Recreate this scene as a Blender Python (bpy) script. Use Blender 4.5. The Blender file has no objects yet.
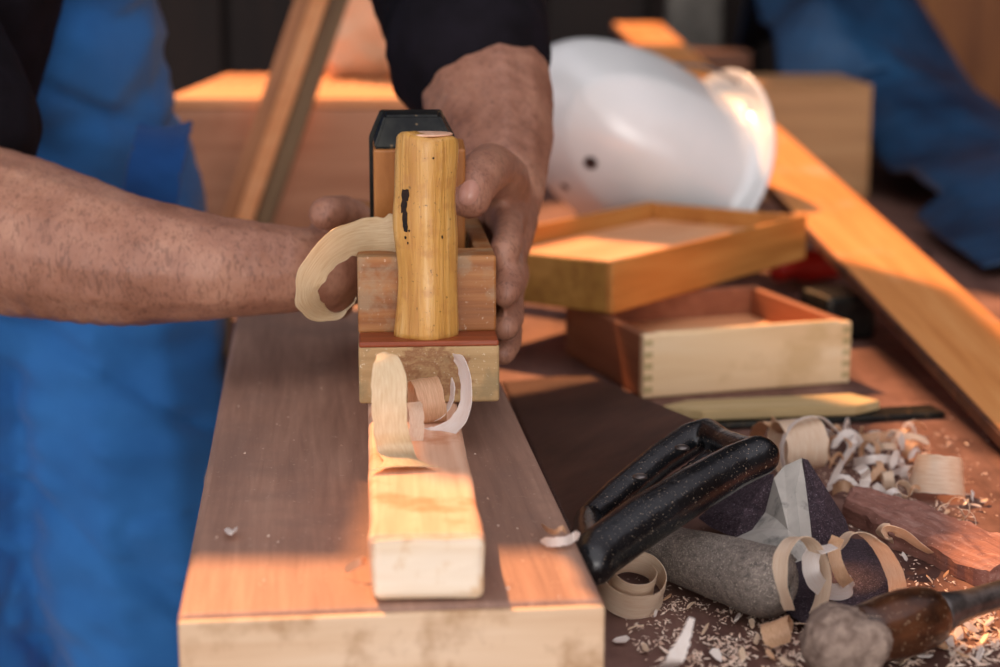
import bpy, bmesh, math, random
from mathutils import Vector, Matrix, noise, Euler
PI = math.pi
S = bpy.context.scene
C = S.collection
rnd = random.Random(7)

# ------------------------------------------------------------ camera geometry (metres, table top at z=.80)
FPX = 1800.0
CZ = 1.08
PITCH = math.atan(367.5 / FPX)
TZ = 0.80

def ray(x, y):
    a = (x - 500) / FPX; b = (333.5 - y) / FPX
    return Vector((a, math.cos(PITCH) + b * math.sin(PITCH), -math.sin(PITCH) + b * math.cos(PITCH)))
def G(x, y, z):                     # a point of the place on the level z
    r = ray(x, y); t = (z - CZ) / r.z
    return Vector((r.x * t, r.y * t, z))
def W(x, y, Y):                     # a point of the place at the distance Y
    r = ray(x, y); t = Y / r.y
    return Vector((r.x * t, Y, CZ + r.z * t))

# ------------------------------------------------------------ materials
def srgb(h):
    if isinstance(h, str):
        v = [int(h[i:i + 2], 16) / 255 for i in (0, 2, 4)]
    else:
        v = list(h)
    return tuple([(c / 12.92 if c <= .04045 else ((c + .055) / 1.055) ** 2.4) for c in v] + [1])

def newmat(name):
    m = bpy.data.materials.new(name); m.use_nodes = True
    nt = m.node_tree; b = nt.nodes['Principled BSDF']
    return m, nt, b

def N(nt, t, **kw):
    n = nt.nodes.new(t)
    for k, v in kw.items():
        if k in n.inputs: n.inputs[k].default_value = v
        else: setattr(n, k, v)
    return n

def ramp(nt, fac, stops):
    r = nt.nodes.new('ShaderNodeValToRGB')
    els = r.color_ramp.elements
    while len(els) < len(stops): els.new(.5)
    for e, (p, c) in zip(els, stops):
        e.position = p; e.color = srgb(c)
    nt.links.new(fac, r.inputs[0]); return r

def coords(nt, scale=(1, 1, 1), rot=(0, 0, 0)):
    tc = nt.nodes.new('ShaderNodeTexCoord'); mp = nt.nodes.new('ShaderNodeMapping')
    mp.inputs['Scale'].default_value = scale; mp.inputs['Rotation'].default_value = rot
    nt.links.new(tc.outputs['Object'], mp.inputs[0]); return mp.outputs[0]

def bump(nt, b, h, strength=.3, dist=.001):
    bp = N(nt, 'ShaderNodeBump', Strength=strength, Distance=dist)
    nt.links.new(h, bp.inputs['Height']); nt.links.new(bp.outputs[0], b.inputs['Normal'])

def wood(name, cols, grain='Y', fine=260, rough=.6, speck=0, speckcol='d8cdbd', stain=None, coat=0, bstr=.35, spec=.4):
    m, nt, b = newmat(name)
    sc = {'X': (6, 1, 1), 'Y': (1, 6, 1), 'Z': (1, 1, 6)}[grain]
    inv = tuple(fine / s ** 1.7 for s in sc)
    v = coords(nt, inv)
    n1 = N(nt, 'ShaderNodeTexNoise', Scale=1.0, Detail=6.0, Roughness=.6, Distortion=.4)
    nt.links.new(v, n1.inputs['Vector'])
    v2 = coords(nt, tuple(22 / s ** 1.3 for s in sc))
    n2 = N(nt, 'ShaderNodeTexNoise', Scale=1.0, Detail=4.0, Roughness=.55, Distortion=1.2)
    nt.links.new(v2, n2.inputs['Vector'])
    mx = N(nt, 'ShaderNodeMath', operation='MULTIPLY_ADD'); mx.inputs[1].default_value = .45
    nt.links.new(n1.outputs[0], mx.inputs[0])
    mm = N(nt, 'ShaderNodeMath', operation='MULTIPLY'); mm.inputs[1].default_value = .55
    nt.links.new(n2.outputs[0], mm.inputs[0]); nt.links.new(mm.outputs[0], mx.inputs[2])
    k = len(cols) - 1
    r = ramp(nt, mx.outputs[0], [(.34 + .32 * i / k, c) for i, c in enumerate(cols)])
    col = r.outputs[0]
    if stain:
        v3 = coords(nt, (stain[1],) * 3)
        n3 = N(nt, 'ShaderNodeTexNoise', Scale=1.0, Detail=5.0, Roughness=.6); nt.links.new(v3, n3.inputs['Vector'])
        r3 = ramp(nt, n3.outputs[0], [(stain[2], (0, 0, 0)), (stain[2] + .12, (1, 1, 1))])
        mix = N(nt, 'ShaderNodeMix', data_type='RGBA'); mix.inputs['B'].default_value = srgb(stain[0])
        ms = N(nt, 'ShaderNodeMath', operation='MULTIPLY'); ms.inputs[1].default_value = stain[3] if len(stain) > 3 else .7
        nt.links.new(r3.outputs[0], ms.inputs[0]); nt.links.new(ms.outputs[0], mix.inputs['Factor'])
        nt.links.new(col, mix.inputs['A']); col = mix.outputs['Result']
    if speck:
        v4 = coords(nt, (speck,) * 3)
        n4 = N(nt, 'ShaderNodeTexNoise', Scale=1.0, Detail=3.0, Roughness=.7); nt.links.new(v4, n4.inputs['Vector'])
        r4 = ramp(nt, n4.outputs[0], [(.64, (0, 0, 0)), (.70, (1, 1, 1))])
        mix = N(nt, 'ShaderNodeMix', data_type='RGBA'); mix.inputs['B'].default_value = srgb(speckcol)
        nt.links.new(r4.outputs[0], mix.inputs['Factor'])
        nt.links.new(col, mix.inputs['A']); col = mix.outputs['Result']
    nt.links.new(col, b.inputs['Base Color'])
    b.inputs['Roughness'].default_value = rough
    b.inputs['Specular IOR Level'].default_value = spec
    if coat:
        b.inputs['Coat Weight'].default_value = coat; b.inputs['Coat Roughness'].default_value = .18
    bump(nt, b, n1.outputs[0], bstr, .0008)
    return m

def noisy(name, c1, c2, scale=40, rough=.7, metallic=0, bstr=.2, bscale=None, spec=.4, speck=None, lo=.35, hi=.65, sheen=0, coat=0, bd=.001):
    m, nt, b = newmat(name)
    v = coords(nt)
    n = N(nt, 'ShaderNodeTexNoise', Scale=float(scale), Detail=5.0, Roughness=.6); nt.links.new(v, n.inputs['Vector'])
    r = ramp(nt, n.outputs[0], [(lo, c1), (hi, c2)]); col = r.outputs[0]
    if speck:
        n4 = N(nt, 'ShaderNodeTexNoise', Scale=float(speck[1]), Detail=2.0, Roughness=.7); nt.links.new(v, n4.inputs['Vector'])
        r4 = ramp(nt, n4.outputs[0], [(speck[2], (0, 0, 0)), (speck[2] + .05, (1, 1, 1))])
        mix = N(nt, 'ShaderNodeMix', data_type='RGBA'); mix.inputs['B'].default_value = srgb(speck[0])
        nt.links.new(r4.outputs[0], mix.inputs['Factor']); nt.links.new(col, mix.inputs['A']); col = mix.outputs['Result']
    nt.links.new(col, b.inputs['Base Color'])
    b.inputs['Roughness'].default_value = rough; b.inputs['Metallic'].default_value = metallic
    b.inputs['Specular IOR Level'].default_value = spec
    if sheen: b.inputs['Sheen Weight'].default_value = sheen
    if coat: b.inputs['Coat Weight'].default_value = coat; b.inputs['Coat Roughness'].default_value = .1
    if bstr:
        nb = N(nt, 'ShaderNodeTexNoise', Scale=float(bscale or scale * 3), Detail=4.0); nt.links.new(v, nb.inputs['Vector'])
        bump(nt, b, nb.outputs[0], bstr, bd)
    return m

def shaving_mat(name, c1, c2, trans=.35):
    m, nt, b = newmat(name)
    tc = nt.nodes.new('ShaderNodeTexCoord'); mp = nt.nodes.new('ShaderNodeMapping'); mp.inputs['Scale'].default_value = (1.6, 26, 1)
    nt.links.new(tc.outputs['UV'], mp.inputs[0]); v = mp.outputs[0]
    n = N(nt, 'ShaderNodeTexNoise', Scale=1.0, Detail=5.0, Roughness=.6, Distortion=.5); nt.links.new(v, n.inputs['Vector'])
    r = ramp(nt, n.outputs[0], [(.3, c1), (.7, c2)])
    nt.links.new(r.outputs[0], b.inputs['Base Color']); b.inputs['Roughness'].default_value = .38
    b.inputs['Specular IOR Level'].default_value = .5
    bump(nt, b, n.outputs[0], .35, .0003)
    tr = N(nt, 'ShaderNodeBsdfTranslucent'); nt.links.new(r.outputs[0], tr.inputs[0])
    mx = N(nt, 'ShaderNodeMixShader', Fac=trans)
    nt.links.new(b.outputs[0], mx.inputs[1]); nt.links.new(tr.outputs[0], mx.inputs[2])
    nt.links.new(mx.outputs[0], nt.nodes['Material Output'].inputs[0])
    return m

M = {}
M['bench'] = wood('bench_top_wood', ['4a2f28', '624238', '7d5c4e'], 'Y', 120, .75, speck=900, speckcol='a5826e', stain=('8a685c', 9, .5, .6))
M['benchside'] = wood('bench_frame_wood', ['5a3a2a', '7c5640'], 'Z', 160, .75)
M['beam'] = wood('beam_wood', ['8c6c5c', 'a4816e', 'ba9680'], 'Y', 240, .62, stain=('8a6f62', 12, .52, .6), speck=300, speckcol='b89c88', bstr=.3)
M['beamend'] = wood('beam_end_grain', ['c9a27c', 'dfc09c', 'ecd3b4'], 'X', 110, .75, stain=('a37a50', 26, .50, .7))
M['pine'] = wood('planed_pine', ['d09a7a', 'e6b898', 'f2ceb4'], 'Y', 200, .55, stain=('c98258', 34, .54, .7), bstr=.15)
M['pineend'] = wood('pine_end_grain', ['e2c49c', 'f6e6cc', 'fdf5e6'], 'X', 70, .7, bstr=.4, stain=('d9b07c', 90, .54, .6))
M['planebody'] = wood('worn_reddish_plane_wood', ['6a3c1c', '99602f', 'b98650'], 'X', 200, .5, speck=500, speckcol='c8a98a', stain=('a08a6a', 60, .46, .6), bstr=.4)
M['planeledge'] = wood('red_brown_ledge_wood', ['6e2e14', '8e4322', 'a3522c'], 'X', 160, .4)
M['planeend'] = wood('dusty_end_grain', ['8f6f48', 'b8986a', 'd2b88c'], 'X', 90, .7, speck=800, speckcol='e4d6b8', stain=('8d5a3c', 40, .53, .7), bstr=.5)
def ringmat():
    m = wood('dusty_end_grain_rings', ['97794f', 'b8986a', 'd2b88c'], 'X', 120, .75, speck=700, speckcol='e4d6b8', stain=('8a7a58', 60, .52, .6), bstr=.9)
    nt = m.node_tree; b = nt.nodes['Principled BSDF']; col = b.inputs['Base Color'].links[0].from_socket
    v = coords(nt, (46, 0, 70)); sub = N(nt, 'ShaderNodeVectorMath', operation='SUBTRACT'); sub.inputs[1].default_value = (-.05, 0, 1.0)
    nz = N(nt, 'ShaderNodeTexNoise', Scale=2.2, Detail=7.0, Roughness=.7); nt.links.new(v, nz.inputs['Vector'])
    nt.links.new(v, sub.inputs[0]); ln = N(nt, 'ShaderNodeVectorMath', operation='LENGTH'); nt.links.new(sub.outputs[0], ln.inputs[0])
    ad = N(nt, 'ShaderNodeMath', operation='MULTIPLY_ADD'); ad.inputs[1].default_value = .52; nt.links.new(ln.outputs['Value'], ad.inputs[0]); nt.links.new(nz.outputs[0], ad.inputs[2])
    r = ramp(nt, ad.outputs[0], [(.0, (.6, .6, .6)), (.46, (.9, .9, .9)), (.56, (.5, .5, .5)), (.68, (.95, .95, .95)), (.78, (.6, .6, .6)), (.88, (.95, .95, .95)), (1.0, (0, 0, 0))])
    mix = N(nt, 'ShaderNodeMix', data_type='RGBA'); mix.inputs['B'].default_value = srgb('7a4428')
    ms = N(nt, 'ShaderNodeMath', operation='MULTIPLY'); ms.inputs[1].default_value = .8
    nt.links.new(r.outputs[0], ms.inputs[0]); nt.links.new(ms.outputs[0], mix.inputs['Factor']); nt.links.new(col, mix.inputs['A'])
    nt.links.new(mix.outputs['Result'], b.inputs['Base Color']); return m
M['planering'] = ringmat()
M['wedge'] = wood('amber_wedge_wood', ['8a5426', 'a86c36', 'bd8248'], 'Z', 160, .45)
M['handle'] = wood('varnished_yellow_handle', ['b47c36', 'd3a052', 'e6c07e'], 'Z', 340, .3, speck=420, speckcol='8a6630', stain=('c08a48', 110, .5, .7), coat=.3, bstr=1.3)
M['iron'] = noisy('blackened_steel', '17191a', '33342f', 60, .42, .6, bstr=.2, speck=('6b5a44', 160, .66))
M['burn'] = noisy('burnt_mark', '120c08', '2c1a10', 300, .8, bstr=.5)
M['tray'] = wood('amber_tray_wood', ['9c6128', 'b87c3c', 'ca934f'], 'X', 120, .55)
M['trayleft'] = wood('ochre_tray_wood', ['7d5420', '946a2c', 'a87d3c'], 'X', 120, .55)
M['ply'] = wood('orange_plywood', ['d08d5c', 'e2a574', 'edb888'], 'X', 90, .6)
M['drawer'] = wood('pale_drawer_front', ['deb888', 'eecea0', 'f5dcb6'], 'X', 110, .6, stain=('cca872', 14, .55, .6))
M['drawerside'] = wood('reddish_drawer_side', ['74432c', '8a5438', '9a6244'], 'Y', 110, .6)
M['plank'] = wood('orange_plank_wood', ['c27a3e', 'd99252', 'e5a566'], 'Y', 130, .5, stain=('c9b3a0', 10, .57, .5))
M['plankedge'] = noisy('dark_plank_edge', '3a2018', '5c3626', 60, .6)
M['crate'] = wood('salmon_crate_wood', ['ab7656', 'c08c6a', 'd09e7c'], 'X', 60, .65, stain=('96603f', 7, .55, .6))
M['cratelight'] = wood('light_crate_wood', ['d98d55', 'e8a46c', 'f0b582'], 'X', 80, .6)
M['box'] = wood('tan_box_wood', ['9d7048', 'b58658', 'c49a6c'], 'X', 60, .65, stain=('7a4f32', 16, .63, .8))
M['stick'] = wood('moulding_wood', ['8a5a3a', 'b27a50', 'c99268'], 'Z', 160, .55)
M['stickgroove'] = wood('moulding_dark_face', ['5a4430', '7a6244', '8b7452'], 'Z', 160, .6)
M['helmet'] = noisy('white_helmet_plastic', 'd8dcda', 'e4e6e4', 8, .28, bstr=.0, spec=.6, coat=.5)
M['hole'] = noisy('dark_hole', '2c1c18', '453028', 100, .8)
M['strap'] = noisy('grey_strap', '4a4a4c', '66666a', 120, .9)
M['blade'] = noisy('rusty_dark_saw_steel', '3a2722', '543a31', 26, .5, .2, bstr=.15, speck=('6a564c', 500, .68))
M['sawhandle'] = noisy('black_saw_handle', '080a0c', '171b1e', 40, .26, spec=.6, bstr=.2, bscale=300, speck=('8d7c6a', 1000, .645))
M['grit'] = noisy('dark_purple_grit', '2c2229', '4a3a42', 500, .85, bstr=.8, bscale=1400, speck=('a89aa4', 1500, .63))
M['papback'] = wood('grey_paper_back', ['a39f96', 'b8b3a9', 'c8c3b8'], 'Z', 90, .85, stain=('5e605c', 70, .56, .7), bstr=.3)
M['roll'] = noisy('worn_grey_grit', '5e5650', '857a70', 300, .85, bstr=.8, bscale=1500, speck=('cbbcaa', 1900, .58))
M['bark'] = wood('rough_red_brown_wood', ['6e463a', '96685a', 'bd988a'], 'X', 300, .8, speck=700, speckcol='cfae9e', bstr=.9)
M['chisel'] = noisy('brown_glossy_handle', '2a170d', '5e3820', 45, .3, coat=.4, bstr=.3, speck=('a58a70', 620, .64))
M['mush'] = noisy('fuzzy_end_grain', '6f5c50', 'a08c7c', 160, .9, bstr=.9, bscale=400)
M['steel'] = noisy('dark_grey_steel', '4a4644', '8a8480', 70, .35, .8, bstr=.3)
M['shave'] = shaving_mat('pale_shaving', 'e2c4a2', 'f8e8d2')
M['shavey'] = shaving_mat('straw_shaving', 'dcc293', 'f3e4c2', .3)
M['shavew'] = shaving_mat('white_shaving', 'efe2d6', 'fdf8f2')
M['shavet'] = shaving_mat('tan_shaving', 'cfa27a', 'ecc8a2')
M['dust'] = noisy('sawdust_chips', 'c9a48c', 'efdcc8', 160, .8, bstr=0)
M['dustdark'] = noisy('brown_dust', '8d5f48', 'b98e74', 160, .85, bstr=0)
M['skin'] = None
M['blue'] = noisy('blue_work_cloth', '2863a2', '3374b6', 9, .8, bstr=.35, bscale=1600, sheen=.15, spec=.2)
M['blueshade'] = noisy('shaded_blue_work_cloth', '153f77', '1c5190', 9, .8, bstr=.35, bscale=1600, sheen=.15, spec=.2)  # darker copy of the blue cloth, shade put into its colour
M['black'] = noisy('black_shirt', '0d0a0e', '17131a', 30, .85, bstr=.3, bscale=900, spec=.15)
M['shoe'] = noisy('black_leather', '121212', '242220', 60, .45)
M['hair'] = noisy('dark_brown_hair', '1f140d', '3a281a', 120, .6, bstr=.6)
M['eye'] = noisy('eye_white', 'e9e4dc', 'f2eee8', 30, .2, bstr=0)
M['iris'] = noisy('dark_iris', '20150e', '3a2818', 60, .2, bstr=0)
M['nail'] = noisy('finger_nail', 'b88472', 'c4937f', 200, .3, bstr=0)
M['tarp'] = noisy('blue_tarpaulin', '0b2440', '174468', 10, .5, bstr=.5, bscale=40, spec=.4, bd=.01)
M['sack'] = noisy('beige_sack', 'cba27e', 'e2c09c', 14, .85, bstr=.3, bscale=300)
M['wallb'] = wood('dark_wall_boards', ['120b08', '1c120c', '261810'], 'Z', 30, .8)
M['walll'] = wood('dark_side_boards', ['2a1b14', '3a271c'], 'Z', 30, .8)
M['floor'] = noisy('dusty_concrete', '3c3630', '5a5148', 6, .85, bstr=.3)
M['panel'] = wood('brown_board', ['6a3c1c', '7f4c26', '93602f'], 'Z', 30, .7)
M['post'] = noisy('grey_metal_post', '4c4942', '67635a', 30, .6)
M['red'] = noisy('red_plastic', '9c1c12', 'c02a1a', 50, .4, bstr=0)
M['darkwood'] = wood('dark_block_wood', ['4a2c1e', '6a4430', '7c5640'], 'X', 60, .7)
M['offcut'] = wood('pale_olive_offcut', ['a58a5c', 'c0a878', 'd2bd90'], 'X', 110, .6)

def skin():
    m, nt, b = newmat('warm_skin')
    v = coords(nt)
    n = N(nt, 'ShaderNodeTexNoise', Scale=26.0, Detail=5.0, Roughness=.65); nt.links.new(v, n.inputs['Vector'])
    r = ramp(nt, n.outputs[0], [(.3, '8a5d48'), (.5, 'a3735c'), (.7, 'b98a70')])
    v2 = coords(nt, (420, 420, 130), (0, .5, .3))
    n2 = N(nt, 'ShaderNodeTexNoise', Scale=1.0, Detail=3.0, Distortion=1.5); nt.links.new(v2, n2.inputs['Vector'])
    r2 = ramp(nt, n2.outputs[0], [(.36, '5f4030'), (.5, 'ffffff')])
    mx = N(nt, 'ShaderNodeMix', data_type='RGBA', blend_type='MULTIPLY'); mx.inputs['Factor'].default_value = .38
    nt.links.new(r.outputs[0], mx.inputs['A']); nt.links.new(r2.outputs[0], mx.inputs['B'])
    nt.links.new(mx.outputs['Result'], b.inputs['Base Color'])
    b.inputs['Roughness'].default_value = .5
    b.inputs['Subsurface Weight'].default_value = .08; b.inputs['Subsurface Radius'].default_value = (.01, .004, .002)
    b.inputs['Subsurface Scale'].default_value = .5
    n3 = N(nt, 'ShaderNodeTexNoise', Scale=320.0, Detail=3.0); nt.links.new(v, n3.inputs['Vector'])
    bump(nt, b, n3.outputs[0], .35, .0008)
    return m
M['skin'] = skin()

# ------------------------------------------------------------ object helpers
def link(name, me, mat, parent=None, label=None, cat=None, group=None, loc=None, rot=None, smooth=False):
    o = bpy.data.objects.new(name, me); C.objects.link(o)
    for m_ in (mat if isinstance(mat, (list, tuple)) else [mat]): me.materials.append(m_)
    if smooth:
        for p in me.polygons: p.use_smooth = True
    if parent is not None: o.parent = parent
    if loc is not None: o.location = loc
    if rot is not None: o.rotation_euler = rot
    if label: o['label'] = label
    if cat: o['category'] = cat
    if group: o['group'] = group
    return o

def fin(name, bm, mat, parent=None, smooth=False, **kw):
    bmesh.ops.recalc_face_normals(bm, faces=bm.faces)
    me = bpy.data.meshes.new(name); bm.to_mesh(me); bm.free()
    return link(name, me, mat, parent, smooth=smooth, **kw)

def thing(name, label, cat, loc=(0, 0, 0), rot=(0, 0, 0), group=None):
    o = bpy.data.objects.new(name, None); C.objects.link(o); o.empty_display_size = .05
    o.location = loc; o.rotation_euler = rot; o['label'] = label; o['category'] = cat
    if group: o['group'] = group
    return o

def struct(name, bm, mat, **kw):
    o = fin(name, bm, mat, **kw); o['kind'] = 'structure'; return o

def box(bm, x0, x1, y0, y1, z0, z1, bev=.0015, seg=2, mi=0, wob=0):
    vs = [bm.verts.new((x, y, z)) for z in (z0, z1) for y in (y0, y1) for x in (x0, x1)]
    fs = [(0, 2, 3, 1), (4, 5, 7, 6), (0, 1, 5, 4), (2, 6, 7, 3), (0, 4, 6, 2), (1, 3, 7, 5)]
    F = [bm.faces.new([vs[i] for i in f]) for f in fs]
    for f in F: f.material_index = mi
    if bev:
        es = set(e for f in F for e in f.edges)
        bmesh.ops.bevel(bm, geom=list(es), offset=bev, segments=seg, affect='EDGES', profile=.5)
    return F

def boxpart(name, dims, mat, parent=None, bev=.0015, **kw):
    bm = bmesh.new(); box(bm, *dims, bev=bev); return fin(name, bm, mat, parent, **kw)

def prism(bm, poly, z0, z1, bev=0, mi=0):
    a = [bm.verts.new((p[0], p[1], z0)) for p in poly]; b = [bm.verts.new((p[0], p[1], z1)) for p in poly]
    n = len(poly); F = [bm.faces.new(a[::-1]), bm.faces.new(b)]
    for i in range(n): F.append(bm.faces.new([a[i], a[(i + 1) % n], b[(i + 1) % n], b[i]]))
    for f in F: f.material_index = mi
    if bev: bmesh.ops.bevel(bm, geom=list(set(e for f in F for e in f.edges)), offset=bev, segments=2, affect='EDGES')
    return F

def lathe(bm, prof, seg=32, xf=None, wob=None):
    rings = []
    for (r, z) in prof:
        ring = []
        for i in range(seg):
            a = 2 * PI * i / seg; p = Vector((r * math.cos(a), r * math.sin(a), z))
            if wob: p = wob(p)
            if xf: p = xf @ p
            ring.append(bm.verts.new(p))
        rings.append(ring)
    for k in range(len(rings) - 1):
        for i in range(seg):
            bm.faces.new([rings[k][i], rings[k][(i + 1) % seg], rings[k + 1][(i + 1) % seg], rings[k + 1][i]])
    bm.faces.new(rings[0][::-1]); bm.faces.new(rings[-1])

def catmull(P, n):
    P = [Vector(p) for p in P]; out = []
    Q = [P[0] * 2 - P[1]] + P + [P[-1] * 2 - P[-2]]
    for i in range(1, len(Q) - 2):
        for k in range(n):
            t = k / n; a, b, c, d = Q[i - 1], Q[i], Q[i + 1], Q[i + 2]
            out.append(.5 * ((2 * b) + (c - a) * t + (2 * a - 5 * b + 4 * c - d) * t * t + (3 * b - a - 3 * c + d) * t ** 3))
    out.append(P[-1]); return out

def tube(bm, pts, rads, seg=12, flat=(1, 1), up=Vector((0, 0, 1))):
    rings = []
    n = len(pts)
    for i, p in enumerate(pts):
        t = (pts[min(i + 1, n - 1)] - pts[max(i - 1, 0)]).normalized()
        s = t.cross(up)
        if s.length < 1e-4: s = Vector((1, 0, 0))
        s.normalize(); u = s.cross(t).normalized()
        r = rads[i] if isinstance(rads, (list, tuple)) else rads
        rings.append([bm.verts.new(p + s * (r * flat[0] * math.cos(2 * PI * k / seg)) + u * (r * flat[1] * math.sin(2 * PI * k / seg))) for k in range(seg)])
    for a in range(n - 1):
        for k in range(seg):
            bm.faces.new([rings[a][k], rings[a][(k + 1) % seg], rings[a + 1][(k + 1) % seg], rings[a + 1][k]])
    bm.faces.new(rings[0][::-1]); bm.faces.new(rings[-1])

ICO = {}
def ico(sub):
    if sub not in ICO:
        b = bmesh.new(); bmesh.ops.create_icosphere(b, subdivisions=sub, radius=1)
        b.verts.index_update()
        ICO[sub] = ([v.co.copy() for v in b.verts], [[v.index for v in f.verts] for f in b.faces]); b.free()
    return ICO[sub]

def blob(name, chains, voxel, mat, parent=None, smooth_it=8, disp=None, sub=2, **kw):
    """one continuous skin around chains of tapering balls. chain = (points [(pos, r)], flat vector/factor or None)"""
    V = []; F = []
    iv, if_ = ico(sub)
    for pts, flat in chains:
        seq = []
        for i in range(len(pts) - 1):
            p0, r0 = Vector(pts[i][0]), pts[i][1]; p1, r1 = Vector(pts[i + 1][0]), pts[i + 1][1]
            L = (p1 - p0).length; k = max(1, int(L / (min(r0, r1) * .28)))
            for j in range(k): seq.append((p0.lerp(p1, j / k), r0 + (r1 - r0) * j / k))
        seq.append((Vector(pts[-1][0]), pts[-1][1]))
        if flat: ax, fac = Vector(flat[0]).normalized(), flat[1]
        for p, r in seq:
            o = len(V)
            for v in iv:
                q = v * r
                if flat: q = q + ax * (q.dot(ax)) * (fac - 1)
                V.append(p + q)
            F += [[i + o for i in f] for f in if_]
    me = bpy.data.meshes.new(name); me.from_pydata(V, [], F)
    o = bpy.data.objects.new(name, me); C.objects.link(o)
    md = o.modifiers.new('r', 'REMESH'); md.mode = 'VOXEL'; md.voxel_size = voxel; md.adaptivity = 0
    ms = o.modifiers.new('s', 'SMOOTH'); ms.factor = .5; ms.iterations = smooth_it
    dg = bpy.context.evaluated_depsgraph_get(); dg.update()
    nm = bpy.data.meshes.new_from_object(o.evaluated_get(dg))
    bpy.data.objects.remove(o); bpy.data.meshes.remove(me)
    nm.name = name
    nm.materials.clear()
    if disp:
        nrm = [v.normal.copy() for v in nm.vertices]
        for v, nn in zip(nm.vertices, nrm): v.co = v.co + nn * disp(v.co, nn)
    nm.update()
    return link(name, nm, mat, parent, smooth=True, **kw)

def ribbon(name, pts, wdir, w, mat, n=10, th=.00035, jag=.08, taper=(1, 1), seed=0, cup=0.0, parent=None, curlsub=6, **kw):
    """thin curled shaving. wdir: vector or list of vectors giving the width direction"""
    path = catmull(pts, n); m = len(path)
    if isinstance(wdir, (list, tuple)) and not isinstance(wdir[0], (int, float)):
        wd = catmull([Vector(a) for a in wdir], max(1, math.ceil((m - 1) / (len(wdir) - 1))))
        wd = [wd[min(len(wd) - 1, int(round(i * (len(wd) - 1) / (m - 1))))].normalized() for i in range(m)]
    else: wd = [Vector(wdir).normalized()] * m
    bm = bmesh.new(); rows = []; K = curlsub
    for i in range(m):
        t = i / (m - 1)
        tn = (path[min(i + 1, m - 1)] - path[max(i - 1, 0)]).normalized()
        a = wd[i]; a = (a - tn * a.dot(tn)).normalized(); nn = tn.cross(a)
        ww = w if not callable(w) else w(t)
        fac = 1.0
        if t < .12: fac *= taper[0] + (1 - taper[0]) * t / .12
        if t > .88: fac *= taper[1] + (1 - taper[1]) * (1 - t) / .12
        row = []
        for k in range(K + 1):
            s = k / K * 2 - 1
            j = 1 + jag * noise.noise(Vector((t * 14 + seed * 7.3, seed + (9 if s > 0 else 0), 0))) * abs(s)
            off = a * (s * ww / 2 * fac * j)
            off += nn * (cup * ww * (s * s - .5) + .03 * ww * noise.noise(Vector((t * 9 + seed, s * 1.5, seed * 3.1))))
            row.append(bm.verts.new(path[i] + off))
        rows.append(row)
    for i in range(m - 1):
        for k in range(K): bm.faces.new([rows[i][k], rows[i][k + 1], rows[i + 1][k + 1], rows[i + 1][k]])
    # real thickness
    fs = list(bm.faces)
    bm.normal_update()
    top = {v: v.normal.copy() for v in bm.verts}
    dup = {v: bm.verts.new(v.co - top[v] * th) for v in list(top)}
    for f in fs: bm.faces.new([dup[v] for v in f.verts][::-1])
    bnd = [e for e in bm.edges if len(e.link_faces) == 1 and e.verts[0] in dup and e.verts[1] in dup]
    for e in bm.edges:
        if len(e.link_faces) == 1: e.smooth = False
    for e in bnd:
        a, b = e.verts; bm.faces.new([a, b, dup[b], dup[a]])
    uvl = bm.loops.layers.uv.new('grain')
    idx = {}
    for i, row in enumerate(rows):
        for k, v in enumerate(row):
            idx[v] = (i / (m - 1) * 6 + seed, k / K + seed * .37); idx[dup[v]] = idx[v]
    for f in bm.faces:
        for l in f.loops: l[uvl].uv = idx[l.vert]
    return fin(name, bm, mat, parent, smooth=True, **kw)

def spiral(center, axis, r0, r1, turns, pitch=0, start=0, n=None, squash=1, up=None):
    ax = Vector(axis).normalized()
    u = Vector(up) if up else (Vector((0, 0, 1)) if abs(ax.z) < .9 else Vector((1, 0, 0)))
    u = (u - ax * u.dot(ax)).normalized(); v = ax.cross(u)
    n = n or max(5, int(turns * 9)); out = []
    for i in range(n + 1):
        t = i / n; a = start + turns * 2 * PI * t; r = r0 + (r1 - r0) * t
        out.append(Vector(center) + u * (r * math.cos(a) * squash) + v * (r * math.sin(a)) + ax * (pitch * t))
    return out

# ------------------------------------------------------------ the room
bm = bmesh.new(); box(bm, -2.2, 2.4, -1.5, 3.45, -.06, 0, bev=0); struct('floor', bm, M['floor'])
WX0, WX1, WZ0, WZ1, WH = -.62, -.03, 1.45, 2.15, 2.35
bm = bmesh.new()
box(bm, -2.2, WX0, 3.3, 3.4, 0, WH, bev=0); box(bm, WX1, 2.4, 3.3, 3.4, 0, 2.6, bev=0); box(bm, -.25, WX1, 3.3, 3.4, WH, 2.6, bev=0); box(bm, WX0, WX1, 3.3, 3.4, 0, WZ0, bev=0); box(bm, WX0, WX1, 3.3, 3.4, WZ1, WH, bev=0)  # opening added for sunlight; right part raised to shade the tarpaulin
for i in range(24):
    x = -2.2 + i * .19; xa, xb = x + .005, x + .182
    if xb > WX0 and xa < WX1:
        box(bm, xa, xb, 3.27, 3.3, 0, WZ0, bev=.004); box(bm, xa, xb, 3.27, 3.3, WZ1, WH, bev=.004)
    else: box(bm, xa, xb, 3.27, 3.3, 0, WH, bev=.004)
struct('wall_back', bm, M['wallb'])
bm = bmesh.new()
for q in ((WX0, WX1, WZ0 - .03, WZ0 + .02), (WX0, WX1, WZ1 - .02, WZ1 + .03), (WX0 - .02, WX0 + .02, WZ0, WZ1), (WX1 - .02, WX1 + .02, WZ0, WZ1)): box(bm, q[0], q[1], 3.25, 3.32, q[2], q[3], bev=.003)
struct('added_sun_opening', bm, M['darkwood'])  # frame of an unseen opening, added so sun reaches the plank's far end
bm = bmesh.new(); box(bm, 2.3, 2.4, -1.5, 3.27, 0, 2.6, bev=0)
for i in range(24):
    y = -1.3 + i * .19; box(bm, 2.27, 2.3, y + .005, y + .182, 0, 2.6, bev=.004)
struct('wall_right', bm, M['walll'])
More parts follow.
